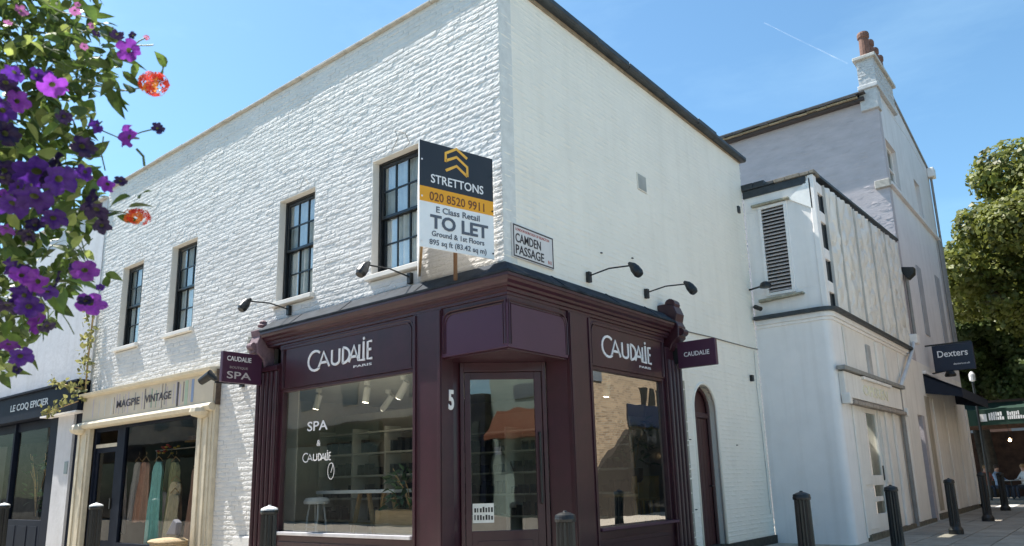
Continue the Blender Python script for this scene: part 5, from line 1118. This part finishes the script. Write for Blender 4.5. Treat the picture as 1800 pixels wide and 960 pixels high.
nz_ = tt.nodes.new('ShaderNodeTexNoise'); nz_.inputs['Scale'].default_value = .05; gg = tt.nodes.new('ShaderNodeNewGeometry'); tt.links.new(gg.outputs['Position'], nz_.inputs['Vector']); mr = tt.nodes.new('ShaderNodeMapRange'); mr.inputs['From Min'].default_value = .3; mr.inputs['From Max'].default_value = .75; mr.inputs['To Min'].default_value = .03; mr.inputs['To Max'].default_value = .16; tt.links.new(nz_.outputs[0], mr.inputs[0])
tt.links.new(df.outputs[0], ad2.inputs[1]); tt.links.new(tl_.outputs[0], ad2.inputs[2]); tt.links.new(mr.outputs[0], ms_.inputs[0]); tt.links.new(tr_.outputs[0], ms_.inputs[1]); tt.links.new(ad2.outputs[0], ms_.inputs[2]); tt.links.new(ms_.outputs[0], oo.inputs[0])
mb = MB(); mb.add(V, F); ctl = mb.build('contrail', cm_); tag(ctl, kind='structure')

# ------------------------------------------------------------------ hanging flower basket close to the camera
BC = at_depth(-255, 300, 1.85)
HB = thing('hanging_basket', BC, 'overflowing hanging basket of purple petunias and orange red flowers close by at the upper left', 'flower basket')
def petmat(name, col, vein, sub=.45):
    return mat(name, col, .55, var=.3, vscale=60, sub=sub, rand=.25, stretch=(1,1,1))
PM = [petmat('petunia_magenta', (.24,.045,.40), 0), petmat('petunia_purple', (.085,.022,.25), 0), petmat('petunia_dark', (.018,.006,.055), 0, .25), petmat('petunia_pink', (.34,.12,.30), 0)]
THR = mat('petunia_throat', (.10,.12,.04), .6, sub=.3)
def petunia_mesh(seed, pm):
    """five-lobed ruffled funnel, radius 1, opening along +z"""
    rr_ = random.Random(seed); mb = MB(); n = 40; prof = [(.07,-.95),(.12,-.6),(.22,-.25),(.5,-.04),(.82,.02),(1.0,-.03)]
    vs = []; fs = []; ph = rr_.uniform(0, 6)
    for i, (r_, z) in enumerate(prof):
        for k in range(n):
            a = 2*math.pi*k/n; lob = abs(math.cos(2.5*a)); f_ = (r_*(1-.17*(1-lob)**2*(r_ > .4)*1.6)); ruf = .17*r_**3*math.sin(5*a+ph)+.09*r_**3*math.sin(11*a+ph*2)+.05*r_**2*math.sin(17*a+ph*3)
            vs.append((f_*math.cos(a), f_*math.sin(a), z+ruf+.04*r_*r_*math.cos(a+ph)*2))
    for i in range(len(prof)-1):
        for k in range(n): fs.append((i*n+k, i*n+(k+1) % n, (i+1)*n+(k+1) % n, (i+1)*n+k))
    mb.add(vs, fs); mb.m = [1 if j < 2*n else 0 for j in range(len(fs))]
    me = mb.mesh('petunia'); me.materials.append(pm); me.materials.append(THR); me.polygons.foreach_set('use_smooth', [True]*len(me.polygons)); return me
PETS = [[petunia_mesh(10*i+s, PM[i]) for s in range(3)] for i in range(4)]
def petunia(px, py, rpx, kind, depth=None, face=None, squash=1.0):
    dep = depth or 1.75+random.uniform(-.12,.12); p = at_depth(px, py, dep)
    o = link('petunia', random.choice(PETS[kind]), None, HB, local=True); o.location = p-BC
    r_ = rpx*dep/1315*(.55 if kind == 3 else .95)*random.uniform(.9,1.1); o.scale = (r_, r_*random.uniform(.7,1.0), r_*.9)
    to = (CAM-p).normalized()
    if face is None: face = (random.uniform(-1.3,1.3), random.uniform(-1.4,.5))
    d = (to*.8+RX*face[0]+UX*face[1]).normalized(); q = d.to_track_quat('Z', 'Y'); o.rotation_mode = 'QUATERNION'; o.rotation_quaternion = q
    return o
FL = [(random.uniform(-10,150)*(1 if y < 430 else .75), y, random.uniform(17,30), random.choice([1,1,2,2,0])) for y in [random.choice([random.uniform(110,250), random.uniform(275,430), random.uniform(290,420), random.uniform(450,640)]) for _ in range(24)]]+[(225,88,21,0),(222,240,30,0),(186,325,20,0),(150,476,28,0),(160,534,30,0),(206,62,13,2),(278,225,13,2),(212,318,13,2),(232,62,9,2),(148,258,26,2),(168,222,20,1),(22,130,26,1),(66,132,16,1),(8,195,26,1),
      (62,305,38,1),(108,318,34,1),(58,350,34,1),(20,362,32,1),(96,385,28,1),(168,372,26,2),(180,398,17,2),(160,350,22,2),(18,470,24,1),(36,520,34,1),(62,562,30,0),(84,575,15,2),(38,628,24,1),(16,608,20,0),(100,492,18,2),(128,478,18,1),
      (132,20,18,3),(160,45,14,3),(148,82,12,3),(38,18,22,3),(14,40,16,3),(170,60,9,2),(150,528,16,2),(10,300,26,2),(12,540,22,2),(30,650,10,2),(136,8,10,3),(176,505,10,1)]
for f_ in FL: petunia(*f_, depth=1.62+random.uniform(-.05,.05))
# orange red clusters of small florets
flo = MB()
for k in range(5):
    a = 2*math.pi*k/5; c_, s_ = math.cos(a), math.sin(a); flo.add([(0,0,0),(c_*.6-s_*.3, s_*.6+c_*.3, .12),(c_, s_, .02),(c_*.6+s_*.3, s_*.6-c_*.3, .12)], [(0,1,2,3)])
def cluster(px, py, rpx, cols):
    dep = 1.72; c0 = at_depth(px, py, dep); R0 = rpx*dep/1315
    for k, col in enumerate(cols):
        V = []; F = []
        for i in range(20):
            d = Vector((random.gauss(0,1), random.gauss(0,1), random.gauss(0,1))).normalized(); p = c0+Vector((d.x*R0, d.y*R0, d.z*R0*.8))*random.uniform(.75,1)
            if k == 1: p = c0+(p-c0)*.8-RX*R0*.35
            m3 = d.to_track_quat('Z', 'Y').to_matrix(); s_ = R0*random.uniform(.26,.38); n = len(V)
            V += [p+m3@(Vector(v)*s_) for v in flo.v]; F += [tuple(q+n for q in f) for f in flo.f]
        mb = MB(); mb.add(V, F); mb.build('flower_cluster', mat('floret_%d' % (cols[k][3]), cols[k][:3], .5, var=.2, vscale=80, sub=.4), HB)
cluster(272, 148, 26, [(.75,.07,.03,1),(.80,.40,.08,2),(.85,.12,.10,3)])
cluster(242, 382, 21, [(.75,.07,.03,1),(.80,.25,.05,4)])
cluster(257, 66, 6, [(.65,.15,.22,5)])
# leaves and stems
LM = [mat('basket_leaf', (.10,.16,.032), .45, var=.35, vscale=25, sub=.45, rand=.45), mat('basket_leaf_pale', (.30,.36,.10), .45, var=.3, vscale=25, sub=.5, rand=.35)]
def leafb(l, wd, bend, m, n=5):
    me = leafmesh(l, wd, bend, n); me.materials.append(m); return me
lms = [leafb(.050,.026,.35,LM[0]), leafb(.042,.026,.2,LM[0]), leafb(.058,.020,.5,LM[0]), leafb(.036,.020,.3,LM[1]), leafb(.028,.018,.2,LM[1])]
def inside(px, py):
    """outline of the foliage in the photo, right edge by height"""
    edge = [(-80,200),(0,150),(40,170),(80,200),(110,210),(150,205),(180,165),(230,150),(290,165),(330,170),(380,165),(430,140),(480,150),(520,130),(560,95),(600,55),(640,30),(670,0)]
    for (y0, x0_), (y1, x1_) in zip(edge[:-1], edge[1:]):
        if y0 <= py <= y1: return px < x0_+(x1_-x0_)*(py-y0)/(y1-y0)+random.uniform(-14,10)
    return False
def leaf_at(px, py, me, dep=None, sc_=1.0):
    dep = dep or 1.84+random.uniform(-.15,.20); o = link('leaf', me, None, HB, local=True); o.location = at_depth(px, py, dep)-BC
    o.rotation_euler = (random.uniform(-1.4,1.4), random.uniform(-1.2,1.2), random.uniform(0,6.28)); s_ = random.uniform(.9,1.5)*sc_; o.scale = (s_,s_,s_)
cnt = 0
while cnt < 285:
    px, py = random.uniform(-30,215), random.uniform(-30,665)
    if inside(px, py): leaf_at(px, py, random.choice(lms+lms[3:])); cnt += 1
for (px, py) in ((215,125),(205,140),(228,165),(240,112),(285,112),(292,118),(190,150),(230,345),(225,365),(215,375),(245,350),(205,380),(112,75),(95,40),(100,60),(190,505),(185,480)): leaf_at(px, py, random.choice(lms[:3]), 1.74, .9)
V = []; F = []
for k in range(3300):
    while True:
        px, py = random.uniform(-260,205), random.uniform(-120,660)
        if inside(px, py) or px < -20: break
    me = random.choice(lms[:3]); dep = 2.0+random.uniform(-.14,.30); p = at_depth(px, py, dep)
    from mathutils import Euler
    m3 = Euler((random.uniform(-1.4,1.4), random.uniform(-1.2,1.2), random.uniform(0,6.28))).to_matrix(); s_ = random.uniform(.65,1.2); n = len(V)
    V += [p+m3@(v.co*s_) for v in me.vertices]; F += [tuple(q+n for q in pl_.vertices) for pl_ in me.polygons]
me = bpy.data.meshes.new('foliage'); me.from_pydata(V, [], F); o = link('foliage', me, LM[0], HB); o['kind'] = 'stuff'
st = MB()
def stem(pts, r_=.0016): st.tube([at_depth(x, y, 1.76) for x, y in pts], r_, 5)
stem([(80,150),(150,140),(215,160),(262,152)]); stem([(130,130),(170,150),(225,160)]); stem([(180,230),(215,245),(250,232),(275,226)]); stem([(240,262),(252,275),(254,292)], .003); stem([(225,80),(262,80),(270,79)]); stem([(235,80),(245,72),(257,66)])
stem([(60,90),(125,45),(120,85)]); stem([(85,10),(110,22),(150,30),(200,50)]); stem([(180,370),(210,372),(240,380)]); stem([(140,60),(150,55),(180,60),(205,70)]); stem([(185,300),(178,270),(182,240)]); stem([(290,112),(285,125),(275,140)]); stem([(70,520),(85,545),(84,570)]); stem([(130,450),(148,440),(140,410)])
for k in range(45):
    x, y = random.uniform(-20,140), random.uniform(0,560); dx, dy = random.uniform(10,50), random.uniform(-30,50); stem([(x,y),(x+dx*.5,y+dy*.5+random.uniform(-8,8)),(x+dx,y+dy)], .0013)
st.build('stem', mat('green_stem', (.09,.13,.04), .6), HB)['kind'] = 'stuff'
# the basket itself and its hook, out at the left
b = MB(); b.lathe((BC.x, BC.y, BC.z-.10), [(.04,-.14),(.13,-.11),(.19,-.03),(.205,.06),(.19,.06)], 20); b.build('basket', mat('moss_liner', (.05,.045,.02), .95, var=.4, vscale=30), HB)
ch = MB()
for k in range(3):
    a = 2.1*k; ch.cyl((BC.x+.2*math.cos(a), BC.y+.2*math.sin(a), BC.z-.04), (BC.x, BC.y, BC.z+.5), .003, 5)
ch.build('chain', IRON, HB)
